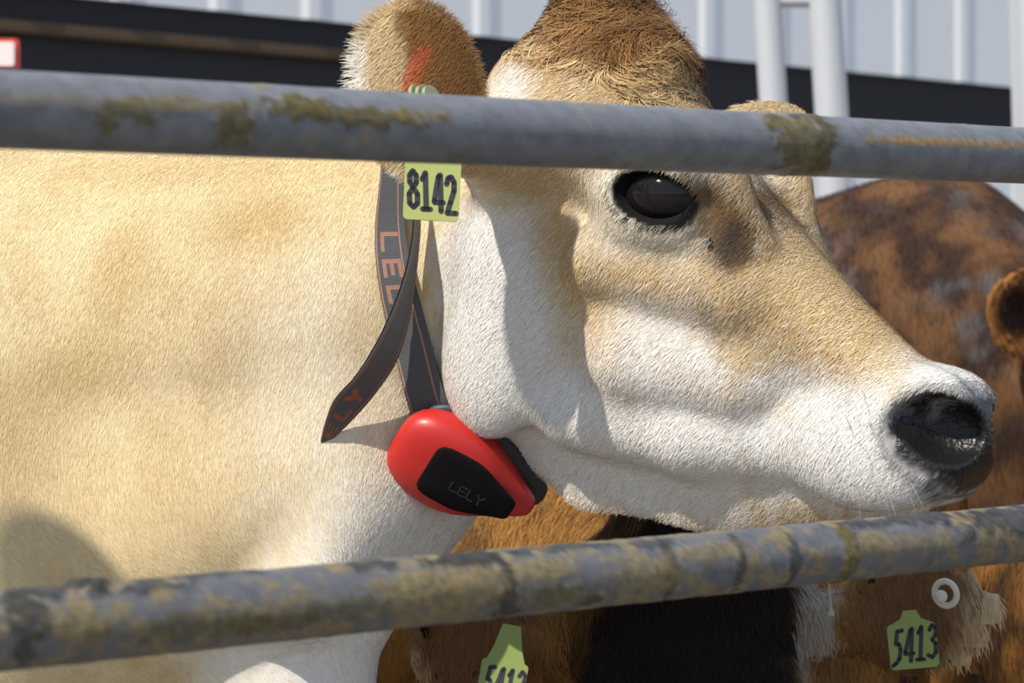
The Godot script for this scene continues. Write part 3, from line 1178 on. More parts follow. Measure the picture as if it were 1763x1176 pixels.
# plate with rounded corners, half sizes given, centred, thickness along z
func rounded_plate(hx: float, hy: float, th: float, rc: float) -> ArrayMesh:
	var pts := PackedVector2Array()
	for q in 4:
		var c: Vector2 = Vector2(hx - rc, hy - rc) * [Vector2(1, 1), Vector2(-1, 1), Vector2(-1, -1), Vector2(1, -1)][q]
		for i in 6:
			var a := PI / 2 * (q + i / 5.0)
			pts.append(c + Vector2(cos(a), sin(a)) * rc)
	return slab(pts, th)

# flat outline (counter-clockwise) given thickness along z
func slab(pts: PackedVector2Array, th: float) -> ArrayMesh:
	var st := SurfaceTool.new()
	st.begin(Mesh.PRIMITIVE_TRIANGLES)
	st.set_smooth_group(-1)
	var tr := Geometry2D.triangulate_polygon(pts)
	for i in range(0, tr.size(), 3):
		var a := pts[tr[i]]
		var b := pts[tr[i + 1]]
		var c := pts[tr[i + 2]]
		if (b - a).cross(c - a) > 0:
			var tmp := b
			b = c
			c = tmp
		for p in [a, b, c]:
			st.add_vertex(Vector3(p.x, p.y, th * 0.5))
		for p in [a, c, b]:
			st.add_vertex(Vector3(p.x, p.y, -th * 0.5))
	for i in pts.size():
		var a := pts[i]
		var b := pts[(i + 1) % pts.size()]
		var q := [Vector3(a.x, a.y, th * 0.5), Vector3(b.x, b.y, th * 0.5), Vector3(b.x, b.y, -th * 0.5), Vector3(a.x, a.y, -th * 0.5)]
		for t in [0, 1, 2, 0, 2, 3]:
			st.add_vertex(q[t])
	st.generate_normals()
	return st.commit()

# ---------------------------------------------------------------- longer hair
class Hair:
	var v := PackedVector3Array()
	var n := PackedVector3Array()
	var c := PackedColorArray()
	var idx := PackedInt32Array()
	# points of one hair, tapering from width w to a tip
	func put(pts: PackedVector3Array, w: float, nn: Vector3, col: Color) -> void:
		var cnt := pts.size()
		var base := v.size()
		for i in cnt:
			var t := (pts[mini(i + 1, cnt - 1)] - pts[maxi(i - 1, 0)]).normalized()
			var side := t.cross(nn).normalized()
			var ww := w * 0.5 * (1.0 - 0.85 * float(i) / (cnt - 1))
			v.append(pts[i] - side * ww); v.append(pts[i] + side * ww)
			var m := (nn - t * nn.dot(t) * 0.5).normalized()
			n.append(m); n.append(m)
			c.append(col); c.append(col)
		for i in cnt - 1:
			var k := base + i * 2
			idx.append_array([k, k + 2, k + 1, k + 1, k + 2, k + 3])

func build_cow_hair() -> void:
	var root := get_node("dairy_cow")
	var hm := vmat(0.6)
	hm.metallic_specular = 0.3
	var h := Hair.new()
	# curly crown
	var spots := PackedInt32Array()
	var back := hv(1090, 40, 0)
	for i in skin_v.size():
		var p := skin_v[i]
		if p.y < EYE_H + 0.17 or p.x < 0.0:
			continue
		var q := to_head(p)
		if skin_n[i].z > -0.5 and Vector2((q.x - back.x) / 0.075, (q.y - back.y) / 0.075).length() < 1.15 and absf(q.z) < 0.07:
			spots.append(i)
	for k in 14000:
		var si := spots[rng.randi() % spots.size()]
		var p := skin_v[si] + Vector3(rng.randf() - 0.5, rng.randf() - 0.5, rng.randf() - 0.5) * 0.004
		var nn := skin_n[si]
		var q := to_head(p)
		var rr := Vector2((q.x - back.x) / 0.075, (q.y - back.y) / 0.075).length()
		var swirl := noise.get_noise_3d(p.x * 18.0, p.y * 18.0, p.z * 18.0 + 5.0) * 2.6
		var fwd := (HH * (0.55 + 0.6 * swirl) - Vector3.UP * (0.7 - 0.5 * swirl) + HL * 0.25 + Vector3(rng.randf() - 0.5, rng.randf() - 0.5, rng.randf() - 0.5) * 0.35)
		fwd = (fwd - nn * fwd.dot(nn)).normalized()
		var ln := lerpf(0.058, 0.024, clampf(rr, 0, 1)) * (0.6 + 0.7 * rng.randf())
		var pts := PackedVector3Array()
		var ph := noise.get_noise_3d(p.x * 26.0, p.y * 26.0, p.z * 26.0) * 5.0
		var cur := p
		var dirv := (fwd + nn * 0.6).normalized()
		for i in 8:
			pts.append(cur)
			dirv = (dirv.rotated(nn, 0.5 * sin(ph + i * 0.45)) - nn * 0.14 - Vector3.UP * 0.04).normalized()
			cur += dirv * ln / 7.0
			var dd := (cur - p).dot(nn)
			if dd < 0.001:
				cur += nn * (0.001 - dd)
		var clump := noise.get_noise_3d(p.x * 90.0, p.y * 90.0, p.z * 90.0)
		var col := skin_c[si].lerp(Color(0.55, 0.36, 0.16), 0.05 + 0.35 * sstep(0.6, 1.1, rr)) * (0.7 + 0.5 * rng.randf() + 1.0 * clump)
		col.a = 1.0
		h.put(pts, 0.0011, nn, col)
	# fringe along the rims of the ears
	var ef := ear_frame(1.0)
	for k in 5200:
		var a := rng.randf() * TAU
		var rim := rng.randf() < 0.55
		var rr := rng.randf_range(0.9, 1.0) if rim else sqrt(rng.randf())
		var u := cos(a) * 0.076 * rr
		var w := sin(a) * 0.0525 * rr
		var p: Vector3 = ef[0] + ef[1] * u + ef[2] * w + ef[3] * (-3.2 * w * w + 0.008 * sqrt(maxf(0.0, 1.0 - rr * rr)))
		if p.y < P(0, 250, 2.0).y:
			continue
		var radial: Vector3 = (ef[1] * cos(a) * 0.6 + ef[2] * sin(a)).normalized()
		var nn: Vector3 = (ef[3] + ef[2] * w * 6.4).normalized()
		var lie: Vector3 = radial
		if not rim:
			lie = (radial * 0.4 + ef[1] * 0.5 + ef[2] * 0.6).normalized()
		var dirv: Vector3 = (lie + nn * 0.1 + Vector3(rng.randf() - 0.5, rng.randf() - 0.5, rng.randf() - 0.5) * 0.5).normalized()
		var left_rim: bool = rim and ef[2].dot(Vector3.RIGHT) * w < -0.02
		var ln := (0.011 if left_rim else 0.006) * (0.5 + 0.8 * rng.randf())
		var pts := PackedVector3Array()
		var cur := p
		for i in 5:
			pts.append(cur)
			dirv = (dirv - Vector3.UP * 0.06 - nn * 0.05).normalized()
			cur += dirv * ln / 4.0
		var col := coat(p) * (0.75 + 0.5 * rng.randf())
		col.a = 1.0
		h.put(pts, 0.0006, nn, col)
	var o := add_mesh(root, "crown_hair", arrays_mesh(h.v, h.n, h.idx, h.c), hm)
	o.set_meta("kind", "stuff")
	# whiskers on the muzzle and chin
	var wk := Hair.new()
	for k in 45:
		var q := hv(rng.randf_range(1400, 1640), rng.randf_range(660, 880), 0.05)
		var org := hw(Vector3(q.x, q.y, 0.2))
		var p := cow.hit(org, hw(Vector3(q.x, q.y, -0.1)))
		if absf(cow.at(p)) > 0.004 or nose_amount(to_head(p)) > -0.12:
			continue
		var nn := cow.normal(p)
		var dirv := (nn * 0.6 + HH * 0.5 - Vector3.UP * 0.75 + Vector3(rng.randf() - 0.5, rng.randf() - 0.5, rng.randf() - 0.5) * 0.6).normalized()
		if q.y > -0.15:
			dirv = (dirv - HH * 0.9).normalized()
		var ln := rng.randf_range(0.012, 0.035)
		var pts := PackedVector3Array()
		var cur := p
		for i in 7:
			pts.append(cur)
			dirv = (dirv - Vector3.UP * 0.05).normalized()
			cur += dirv * ln / 6.0
		wk.put(pts, 0.00032, nn, Color(0.05, 0.05, 0.05) if rng.randf() < 0.5 else Color(0.75, 0.72, 0.68))
	var wo := add_mesh(root, "whiskers", arrays_mesh(wk.v, wk.n, wk.idx, wk.c), hm)
	wo.set_meta("kind", "stuff")

# ---------------------------------------------------------------- the collar
func surf(px: float, py: float) -> Vector3:
	return bare_neck.hit(P(px, py, 1.9), P(px, py, 2.6))

# a strap between two edges; u runs across, v along (0..1)
func ribbon(le: PackedVector3Array, re: PackedVector3Array, th: float) -> ArrayMesh:
	var v := PackedVector3Array()
	var n := PackedVector3Array()
	var uv := PackedVector2Array()
	var idx := PackedInt32Array()
	var cnt := le.size()
	var total := 0.0
	for i in range(1, cnt):
		total += ((le[i] + re[i]) * 0.5).distance_to((le[i - 1] + re[i - 1]) * 0.5)
	var run := 0.0
	for i in cnt:
		if i > 0:
			run += ((le[i] + re[i]) * 0.5).distance_to((le[i - 1] + re[i - 1]) * 0.5)
		var t := (le[mini(i + 1, cnt - 1)] + re[mini(i + 1, cnt - 1)] - le[maxi(i - 1, 0)] - re[maxi(i - 1, 0)]).normalized()
		var s := (re[i] - le[i]).normalized()
		var nn := t.cross(s).normalized()
		for f in [1.0, -1.0]:
			for k in 5:
				var u := k / 4.0
				v.append(le[i].lerp(re[i], u) + nn * th * 0.5 * f)
				n.append(nn * f)
				uv.append(Vector2(u, run / total))
	for i in cnt - 1:
		for f in 2:
			for k in 4:
				var a := i * 10 + f * 5 + k
				var b := a + 10
				if f == 0:
					idx.append_array([a, a + 1, b, a + 1, b + 1, b])
				else:
					idx.append_array([a, b, a + 1, a + 1, b, b + 1])
		for e in [0, 4]:
			var a: int = i * 10 + e
			idx.append_array([a, a + 5, a + 10, a + 5, a + 15, a + 10])
	return arrays_mesh(v, n, idx, null, uv)

func smooth_edge(px: Array, steps: int) -> Array:
	var c := Curve2D.new()
	for i in px.size():
		var p := Vector2(px[i][0], px[i][1])
		var t := Vector2.ZERO
		if i > 0 and i < px.size() - 1:
			t = (Vector2(px[i + 1][0], px[i + 1][1]) - Vector2(px[i - 1][0], px[i - 1][1])) / 6.0
		c.add_point(p, -t, t)
	var out := []
	for i in steps + 1:
		out.append(c.sample_baked(c.get_baked_length() * i / steps, true))
	return out

const GLYPH := {"L": [[0, 0, 0, 1], [0, 0, 0.75, 0]], "E": [[0, 0, 0, 1], [0, 0, 0.75, 0], [0, 0.5, 0.65, 0.5], [0, 1, 0.75, 1]], "Y": [[0.4, 0, 0.4, 0.45], [0.4, 0.45, 0, 1], [0.4, 0.45, 0.8, 1]]}

# woven strap: rows of weave, coloured edge lines and letters that read along the strap; letters: [char, v start, v end, flip]
func strap_texture(letters: Array, thread: Color, lines: Array) -> ImageTexture:
	var im := Image.create(96, 840, false, Image.FORMAT_RGB8)
	var r := RandomNumberGenerator.new()
	r.seed = 3
	for y in 840:
		for x in 96:
			var row := 0.75 + 0.25 * sin(y * 1.0 + (0.9 if (x / 3) % 2 == 0 else 0.0))
			var b := 0.115 * row * (0.75 + 0.5 * r.randf()) + 0.012
			var col := Color(b * 0.97, b, b * 1.08)
			for l in lines:
				if absf(x / 96.0 - l) < 0.022 and (y % 5) < 4:
					col = thread * (0.75 + 0.4 * r.randf())
			im.set_pixel(x, y, col.linear_to_srgb())
	for lt in letters:
		var v0: float = lt[1] * 840
		var v1: float = lt[2] * 840
		var flip: bool = lt[3]
		for s in GLYPH[lt[0]]:
			for k in 100:
				var gx := lerpf(s[0], s[2], k / 99.0)
				var gy := lerpf(s[1], s[3], k / 99.0)
				var cv := lerpf(v0, v1, gx) if not flip else lerpf(v1, v0, gx)
				var cu := lerpf(22, 65, gy) if not flip else lerpf(67, 24, gy)
				for dy in range(-6, 7):
					for dx in range(-5, 6):
						var xx := int(cu) + dx
						var yy := int(cv) + dy
						if xx > 0 and xx < 96 and yy > 0 and yy < 840 and (yy % 5) < 4:
							im.set_pixel(xx, yy, (thread * (0.85 + 0.25 * sin(xx * 1.7))).linear_to_srgb())
	return ImageTexture.create_from_image(im)

func strap_material(tex: Texture2D) -> StandardMaterial3D:
	var m := mat(Color(1, 1, 1), 0.75)
	m.albedo_texture = tex
	m.metallic_specular = 0.35
	return m

func build_collar() -> void:
	var root := thing("cow_collar", "dark woven strap collar with a red sensor box round the pale cow's neck", "collar")
	var le := smooth_edge([[659, 258], [655, 300], [646, 390], [648, 460], [660, 535], [680, 610], [698, 680], [718, 752]], 40)
	var re := smooth_edge([[693, 258], [694, 300], [697, 380], [706, 450], [724, 520], [744, 595], [763, 670], [786, 745]], 40)
	var L := PackedVector3Array()
	var R := PackedVector3Array()
	for i in le.size():
		var a := surf(le[i].x, maxf(le[i].y, 400.0))
		var b := surf(re[i].x, maxf(re[i].y, 400.0))
		L.append(P(le[i].x, le[i].y, -a.z - 0.006))
		R.append(P(re[i].x, re[i].y, -maxf(b.z, a.z - 0.03) - 0.007))
	# even out the depth
	for it in 6:
		for arr in [L, R]:
			for i in range(1, arr.size() - 1):
				arr[i].z = (arr[i - 1].z + arr[i].z * 2 + arr[i + 1].z) * 0.25
	var thread := Color(0.55, 0.27, 0.18)
	var tex := strap_texture([["L", 0.29, 0.36, false], ["E", 0.385, 0.45, false], ["L", 0.475, 0.54, false]], thread, [0.05, 0.78])
	var sm := strap_material(tex)
	add_mesh(root, "strap", ribbon(L, R, 0.0028), sm)
	# the rest of the loop, over the neck and round the far side
	var L2 := PackedVector3Array()
	var R2 := PackedVector3Array()
	var n0 := L.size() - 1
	var C := P(735, 500, 2.28)
	var e1 := ((L[0] + R[0]) - (L[n0] + R[n0]))
	e1.z = 0
	e1 = e1.normalized()
	var wdir := (R[n0] - L[n0]).normalized()
	L2.append(L[n0]); R2.append(R[n0])
	for i in range(1, 24):
		var a := lerpf(deg_to_rad(150), deg_to_rad(-5), i / 24.0)
		var dirv := e1 * cos(a) - Vector3(0, 0, 1) * sin(a)
		var hp := bare_neck.hit(C + dirv * 0.5, C)
		hp += dirv * 0.006
		var wd := Vector3(0.93, 0.3, 0.1).normalized() * 0.018
		L2.append(hp - wd); R2.append(hp + wd)
	L2.append(L[0]); R2.append(R[0])
	add_mesh(root, "strap", ribbon(L2, R2, 0.0028), strap_material(strap_texture([], thread, [0.05, 0.78])))
	# loose end hanging forward
	var tl := smooth_edge([[704, 300], [713, 370], [706, 440], [684, 515], [650, 590], [612, 650], [573, 695], [551, 766]], 40)
	var tr := smooth_edge([[716, 300], [722, 380], [716, 460], [705, 540], [684, 615], [650, 670], [606, 722], [556, 770]], 40)
	var TL := PackedVector3Array()
	var TR := PackedVector3Array()
	for i in tl.size():
		var u := float(i) / 40.0
		var base := -L[int(u * 0.8 * n0)].z
		TL.append(P(tl[i].x, tl[i].y, base - 0.008 - 0.042 * sin(u * PI)))
		TR.append(P(tr[i].x, tr[i].y, base - 0.006 - 0.006 * sin(u * PI)))
	var tex2 := strap_texture([["E", 0.90, 0.955, true], ["L", 0.83, 0.88, true], ["Y", 0.755, 0.81, true]], Color(0.42, 0.13, 0.05), [0.06, 0.9])
	add_mesh(root, "strap_end", ribbon(TL, TR, 0.0028), strap_material(tex2))
	# sensor box
	var red := mat(Color(0.52, 0.02, 0.016), 0.42)
	red.clearcoat_enabled = true
	red.clearcoat = 0.15
	red.clearcoat_roughness = 0.2
	var cpos := P(800, 812, -L[n0].z - 0.004)
	var axA := (Vector3(0.86, -0.47, -0.12)).normalized()
	var nn := Vector3(0.2, -0.6, 0.76)
	nn = (nn - axA * nn.dot(axA)).normalized()
	var axB := nn.cross(axA)
	var bs := Basis(axA, axB, nn)
	var box := add_mesh(root, "sensor_box", pod_mesh(Vector3(0.070, 0.046, 0.026), 3.0, 0.6), red)
	box.transform = Transform3D(bs, cpos)
	var panel_mat := mat(Color(0.010, 0.009, 0.010), 0.7)
	panel_mat.metallic_specular = 0.15
	var pan := add_mesh(box, "panel", pod_mesh(Vector3(0.043, 0.028, 0.004), 7.0, 0.55), panel_mat)
	pan.position = Vector3(0.008, 0.001, 0.0236)
	var st := SurfaceTool.new()
	st.begin(Mesh.PRIMITIVE_TRIANGLES)
	st.set_normal(Vector3(0, 0, 1))
	var gx := 0.0
	for ch in ["L", "E", "L", "Y"]:
		for g in GLYPH[ch]:
			var a2 := Vector2(gx + g[0] * 0.008, g[1] * 0.009)
			var b2 := Vector2(gx + g[2] * 0.008, g[3] * 0.009)
			var t2 := (b2 - a2).normalized() * 0.0009
			var n2 := Vector2(-t2.y, t2.x)
			for q in [a2 - t2 - n2, a2 - t2 + n2, b2 + t2 + n2, a2 - t2 - n2, b2 + t2 + n2, b2 + t2 - n2]:
				st.add_vertex(Vector3(q.x, q.y, 0))
		gx += 0.0085
	var lt := add_mesh(pan, "lettering", st.commit(), mat(Color(0.02, 0.017, 0.018), 0.6))
	lt.position = Vector3(-0.016, -0.008, 0.0043)
	var back := add_mesh(root, "backing", pod_mesh(Vector3(0.068, 0.046, 0.012), 3.0, 0.5), mat(Color(0.02, 0.022, 0.028), 0.5))
	back.transform = Transform3D(bs, cpos - nn * 0.016 + axA * 0.008 + axB * 0.006)

# rounded pod: superellipsoid, narrower towards +x
func pod_mesh(r: Vector3, e: float, taper: float) -> ArrayMesh:
	var v := PackedVector3Array()
	var n := PackedVector3Array()
	var idx := PackedInt32Array()
	var ru := 48
	var rv := 28
	for i in rv + 1:
		var ph := -PI / 2 + PI * i / rv
		for j in ru + 1:
			var th := TAU * j / ru
			var d := Vector3(cos(ph) * cos(th), cos(ph) * sin(th), sin(ph))
			var k := pow(pow(absf(d.x), e) + pow(absf(d.y), e), 1.0 / e)
			var xy := Vector2(d.x, d.y)
			var s := 1.0 / pow(pow(k, 2.6) + pow(absf(d.z), 2.6), 1.0 / 2.6)
			var p := Vector3(d.x, d.y, d.z) * s
			var tp := 1.0 - taper * sstep(-0.2, 1.0, p.x)
			v.append(Vector3(p.x * r.x, p.y * r.y * tp, p.z * r.z * (1.0 - taper * 0.8 * sstep(0.0, 1.0, p.x))))
	n.resize(v.size())
	for i in rv:
		for j in ru:
			var a := i * (ru + 1) + j
			var b := a + ru + 1
			idx.append_array([a, b, a + 1, a + 1, b, b + 1])
			var fn := (v[a + 1] - v[a]).cross(v[b] - v[a])
			for q in [a, a + 1, b, b + 1]:
				n[q] += fn
	for i in rv + 1:
		var s := n[i * (ru + 1)] + n[i * (ru + 1) + ru]
		n[i * (ru + 1)] = s
		n[i * (ru + 1) + ru] = s
	for i in n.size():
		n[i] = n[i].normalized() if n[i].length() > 0 else v[i].normalized()
	return arrays_mesh(v, n, idx)

# ---------------------------------------------------------------- ear tags
const DIGIT := {
	"8": [[0.5, 0.54, 0.15, 0.68, 0.15, 0.88, 0.5, 1.0, 0.85, 0.88, 0.85, 0.68, 0.5, 0.54, 0.05, 0.36, 0.08, 0.1, 0.5, 0.0, 0.92, 0.1, 0.95, 0.36, 0.5, 0.54]],
	"1": [[0.15, 0.82, 0.5, 1.0, 0.5, 0.0], [0.1, 0.0, 0.95, 0.0]],
	"4": [[0.75, 0.0, 0.75, 1.0, 0.55, 0.95, 0.05, 0.3, 0.05, 0.24, 1.0, 0.24]],
	"2": [[0.05, 0.8, 0.25, 0.97, 0.6, 1.0, 0.88, 0.85, 0.85, 0.62, 0.4, 0.28, 0.05, 0.0, 1.0, 0.0]],
	"5": [[0.95, 1.0, 0.35, 0.98, 0.25, 0.6, 0.6, 0.6, 0.85, 0.42, 0.75, 0.15, 0.35, 0.0, 0.0, -0.06]],
	"3": [[0.1, 0.85, 0.4, 1.0, 0.85, 0.9, 0.85, 0.68, 0.45, 0.54, 0.9, 0.42, 0.95, 0.14, 0.55, 0.0, 0.05, 0.08]],
}

func number_mesh(text: String, w: float, h: float, stroke: float, slant: float, drop: float) -> ArrayMesh:
	var st := SurfaceTool.new()
	st.begin(Mesh.PRIMITIVE_TRIANGLES)
	st.set_normal(Vector3(0, 0, 1))
	var each := w / text.length()
	for i in text.length():
		for line in DIGIT[text[i]]:
			var prev := Vector2.ZERO
			for k in range(0, line.size(), 2):
				var p := Vector2(-w * 0.5 + each * (i + 0.14 + 0.72 * line[k]) + line[k + 1] * slant, -h * 0.5 + h * line[k + 1] - drop * i)
				for s in 10:
					var a := TAU * s / 10.0
					var b := TAU * (s + 1) / 10.0
					st.add_vertex(Vector3(p.x, p.y, 0))
					st.add_vertex(Vector3(p.x + cos(b) * stroke, p.y + sin(b) * stroke, 0))
					st.add_vertex(Vector3(p.x + cos(a) * stroke, p.y + sin(a) * stroke, 0))
				if k > 0:
					var t := (p - prev).normalized()
					var s := Vector2(-t.y, t.x) * stroke
					for q in [prev - s, prev + s, p + s, prev - s, p + s, p - s]:
						st.add_vertex(Vector3(q.x, q.y, 0))
				prev = p
	return st.commit()

func tag_outline(w: float, h: float, neck: float, nh: float) -> PackedVector2Array:
	var rc := 0.004
	var pts := PackedVector2Array()
	for c in [[w - rc, -h + rc, -90.0], [w - rc, h - rc, 0.0]]:
		for i in 5:
			var a := deg_to_rad(c[2] + 90.0 * i / 4.0)
			pts.append(Vector2(c[0], c[1]) + Vector2(cos(a), sin(a)) * rc)
	pts.append(Vector2(neck * 1.6, h + nh * 0.35))
	pts.append(Vector2(neck, h + nh))
	pts.append(Vector2(-neck, h + nh))
	pts.append(Vector2(-neck * 1.6, h + nh * 0.35))
	for c in [[-w + rc, h - rc, 90.0], [-w + rc, -h + rc, 180.0]]:
		for i in 5:
			var a := deg_to_rad(c[2] + 90.0 * i / 4.0)
			pts.append(Vector2(c[0], c[1]) + Vector2(cos(a), sin(a)) * rc)
	return pts

func ear_tag(label: String, text: String, at: Vector3, basis: Basis, w: float, h: float, neck: float, nh: float, green: Color, num: Array) -> Node3D:
	var root := thing("ear_tag", label, "ear tag", "cattle ear tags")
	root.transform = Transform3D(basis, at)
	add_mesh(root, "plate", slab(tag_outline(w, h, neck, nh), 0.0022), mat(green, 0.45))
	var o := add_mesh(root, "number", number_mesh(text, num[0], num[1], num[2], num[3], num[4]), mat(Color(0.03, 0.03, 0.04), 0.6))
	o.position = Vector3(num[5], num[6], 0.0014)
	return root

func build_tag() -> void:
	var d := 1.93
	var up := Vector3(-0.03, 1.0, -0.12).normalized()
	var nn := Vector3(0.05, 0.12, 1.0)
	nn = (nn - up * nn.dot(up)).normalized()
	var bs := Basis(up.cross(nn), up, nn).rotated(nn, deg_to_rad(-4.0))
	var root := ear_tag("yellow-green ear tag numbered 8142 hanging beside the dark collar strap", "8142", P(744, 325, d), bs, 0.0222, 0.0255, 0.007, 0.045, Color(0.41, 0.45, 0.14), [0.040, 0.029, 0.0021, -0.002, 0.0012, 0.001, -0.001])
	var o := root.get_node("plate")
	var btn := mat(Color(0.34, 0.36, 0.19), 0.4)
	# ribbed button that pins the tag to the ear
	for i in 3:
		var cy := CylinderMesh.new()
		cy.top_radius = 0.011 - 0.001 * i
		cy.bottom_radius = 0.011 - 0.001 * i
		cy.height = 0.0035
		var b := add_mesh(root, "button", cy, btn)
		var ef := ear_frame(1.0)
		b.global_transform = Transform3D(Basis(Quaternion(Vector3.UP, Vector3(0.75, 0.3, 0.6).normalized())), P(722 + 10 * i, 166, d + 0.022 - 0.006 * i))

func tube_limb(f: Field, pts: Array, k: float) -> void:
	for i in pts.size() - 1:
		f.cone(pts[i][0], pts[i + 1][0], pts[i][1], pts[i + 1][1], Vector3(0, 0, 1), 1.0, 1.0, k)

# a cow behind: head frame (origin between the eyes, forward, up), withers, direction of the back, size of trunk, ears, colours
func herd_cow(label: String, head: Array, withers: Vector3, back: Vector3, girth: Vector2, paint: Callable, fine: float, ears: Array, density: float) -> Node3D:
	var f := Field.new()
	var O: Vector3 = head[0]
	var X: Vector3 = (head[1] as Vector3).normalized()
	var Y: Vector3 = head[2]
	Y = (Y - X * Y.dot(X)).normalized()
	var Z := X.cross(Y)
	back = back.normalized()
	var lat := back.cross(Vector3.UP).normalized()
	var rv := girth.x
	var rl := girth.y
	var sh := withers - Vector3(0, rv, 0) - back * 0.02
	var nape := O + X * -0.17 + Y * -0.05
	# trunk and neck
	f.cone(sh, sh + back * 0.55, rv, rv * 1.05, lat, rl / rv * 0.85, rl / rv, 0.05)
	f.cone(sh + back * 0.55, sh + back * 1.1, rv * 1.05, rv * 0.85, lat, rl / rv, rl / rv, 0.05)
	f.cone(nape, sh.lerp(withers, 0.35) - back * 0.05, 0.12, rv * 0.75, Z if absf(Z.dot(lat)) > 0.5 else lat, 0.75, 0.7, 0.08)
	for s in [-1.0, 1.0]:
		for b in [0.02, 1.08]:
			var hip: Vector3 = sh + back * b + lat * s * rl * 0.55
			var toe := Vector3(hip.x, 0.045, hip.z)
			var knee := hip.lerp(toe, 0.5)
			knee.y = 0.36
			f.cone(hip - Vector3(0, rv * 0.4, 0), knee, 0.1, 0.05, lat, 0.9, 1.0, 0.08)
			f.cone(knee, toe + Vector3(0, 0.03, 0), 0.05, 0.036, lat, 1.0, 1.0, 0.03)
			f.cone(toe, toe + Vector3(0, 0.0, 0.001) - back * 0.02, 0.045, 0.045, lat, 1.0, 1.0, 0.02)
	f.cone(sh + back * 1.38 + Vector3(0, rv * 0.6, 0), sh + back * 1.45 - Vector3(0, 0.45, 0), 0.03, 0.03, lat, 1.0, 1.0, 0.05)
	add_head(f, [O, X, Y, Z], ears.size() < 2)
	for e in ears:
		# root, tip, face direction, half width
		var a: Vector3 = (e[1] - e[0]).normalized()
		var nn: Vector3 = e[2]
		nn = (nn - a * nn.dot(a)).normalized()
		f.cone(e[0], (e[0] as Vector3).lerp(e[1], 0.3), 0.03, 0.024, lat, 1.0, 1.0, 0.03)
		var le := (e[0] as Vector3).distance_to(e[1])
		var pr := f.ell((e[0] as Vector3).lerp(e[1], 0.56), a, nn.cross(a), nn, Vector3(le * 0.46, e[3], 0.01), 0.014)
		pr.bend = e[4]
		pr.slack = 0.5
	var root := thing("dairy_cow", label, "cow", "cows in the yard")
	var lo := O - Vector3.ONE * 0.42
	var hi := O + Vector3.ONE * 0.42
	if ears.size() == 1:
		lo = (ears[0][0] as Vector3).min(ears[0][1]) - Vector3.ONE * 0.1
		hi = (ears[0][0] as Vector3).max(ears[0][1]) + Vector3.ONE * 0.1
	if fine > 0.02:
		lo = O
		hi = O
	var m1 := f.mesh(lo, hi, fine) if fine < 0.02 else [PackedVector3Array(), PackedVector3Array(), PackedInt32Array()]
	# the trunk on a coarse grid; where the fine head is, the coarse skin lies just inside it
	var blo := (O - Vector3.ONE * 0.42).min(sh + back * 1.5 - Vector3.ONE * 0.45).min(sh - Vector3.ONE * 0.45)
	var bhi := (O + Vector3.ONE * 0.42).max(sh + back * 1.5 + Vector3.ONE * 0.45).max(sh + Vector3.ONE * 0.45)
	blo.y = -0.02
	var m2 := f.mesh(blo, bhi, 0.03)
	var v := PackedVector3Array()
	var n := PackedVector3Array()
	var c := PackedColorArray()
	var idx := PackedInt32Array()
	var h := Hair.new()
	var mi := 0
	for m in [m1, m2]:
		var off := v.size()
		v.append_array(m[0])
		n.append_array(m[1])
		var pc := PackedColorArray()
		for p in m[0]:
			var q: Vector3 = p - O
			pc.append(paint.call(p, Vector3(q.dot(X), q.dot(Y), q.dot(Z))))
		c.append_array(pc)
		var ix: PackedInt32Array = m[2]
		for t in range(0, ix.size(), 3):
			if mi == 1:
				var p: Vector3 = m[0][ix[t]]
				if p.x > lo.x + 0.03 and p.x < hi.x - 0.03 and p.y > lo.y + 0.03 and p.y < hi.y - 0.03 and p.z > lo.z + 0.03 and p.z < hi.z - 0.03:
					continue
			idx.append_array([ix[t] + off, ix[t + 1] + off, ix[t + 2] + off])
		if density > 0.0:
			var lie := func(p: Vector3, nn: Vector3) -> Array:
				if nn.z < -0.2 or p.y < 0.6 or p.z < O.z - 0.5:
					return []
				return [Vector3(0.2, -1, 0.1), 0.014, 0.0011, 0.2, 0, 0.5]
			var hh := hair_on(m[0], m[1], ix, pc, density, lie, rng)
			var ho := h.v.size()
			h.v.append_array(hh[0])
			h.n.append_array(hh[1])
			h.c.append_array(hh[3])
			var hx: PackedInt32Array = hh[2]
			for t in hx.size():
				hx[t] += ho
			h.idx.append_array(hx)
		mi += 1
	var sm := vmat(0.9)
	sm.metallic_specular = 0.25
	add_mesh(root, "body", arrays_mesh(v, n, idx, c), sm)
	if h.v.size():
		var o := add_mesh(root, "coat", arrays_mesh(h.v, h.n, h.idx, h.c), sm)
		o.set_meta("kind", "stuff")
	for s in [1.0, -1.0]:
		var sp := SphereMesh.new()
		sp.radius = 0.5
		sp.height = 1.0
		var em := mat(Color(0.012, 0.010, 0.010), 0.1)
		var o := add_mesh(root, "eye", sp, em)
		var q := hv(1118, 334, 0.1)
		o.transform = Transform3D(Basis(X, Y, Z).scaled_local(Vector3(0.062, 0.046, 0.05)), O + X * q.x + Y * q.y + Z * (0.0735 * s))
	return root

func blotch(p: Vector3, k: float, off: float) -> float:
	return noise.get_noise_3d(p.x * k + off, p.y * k, p.z * k) + 0.4 * noise.get_noise_3d(p.x * k * 3.0 + off, p.y * k * 3.0, p.z * k * 3.0)

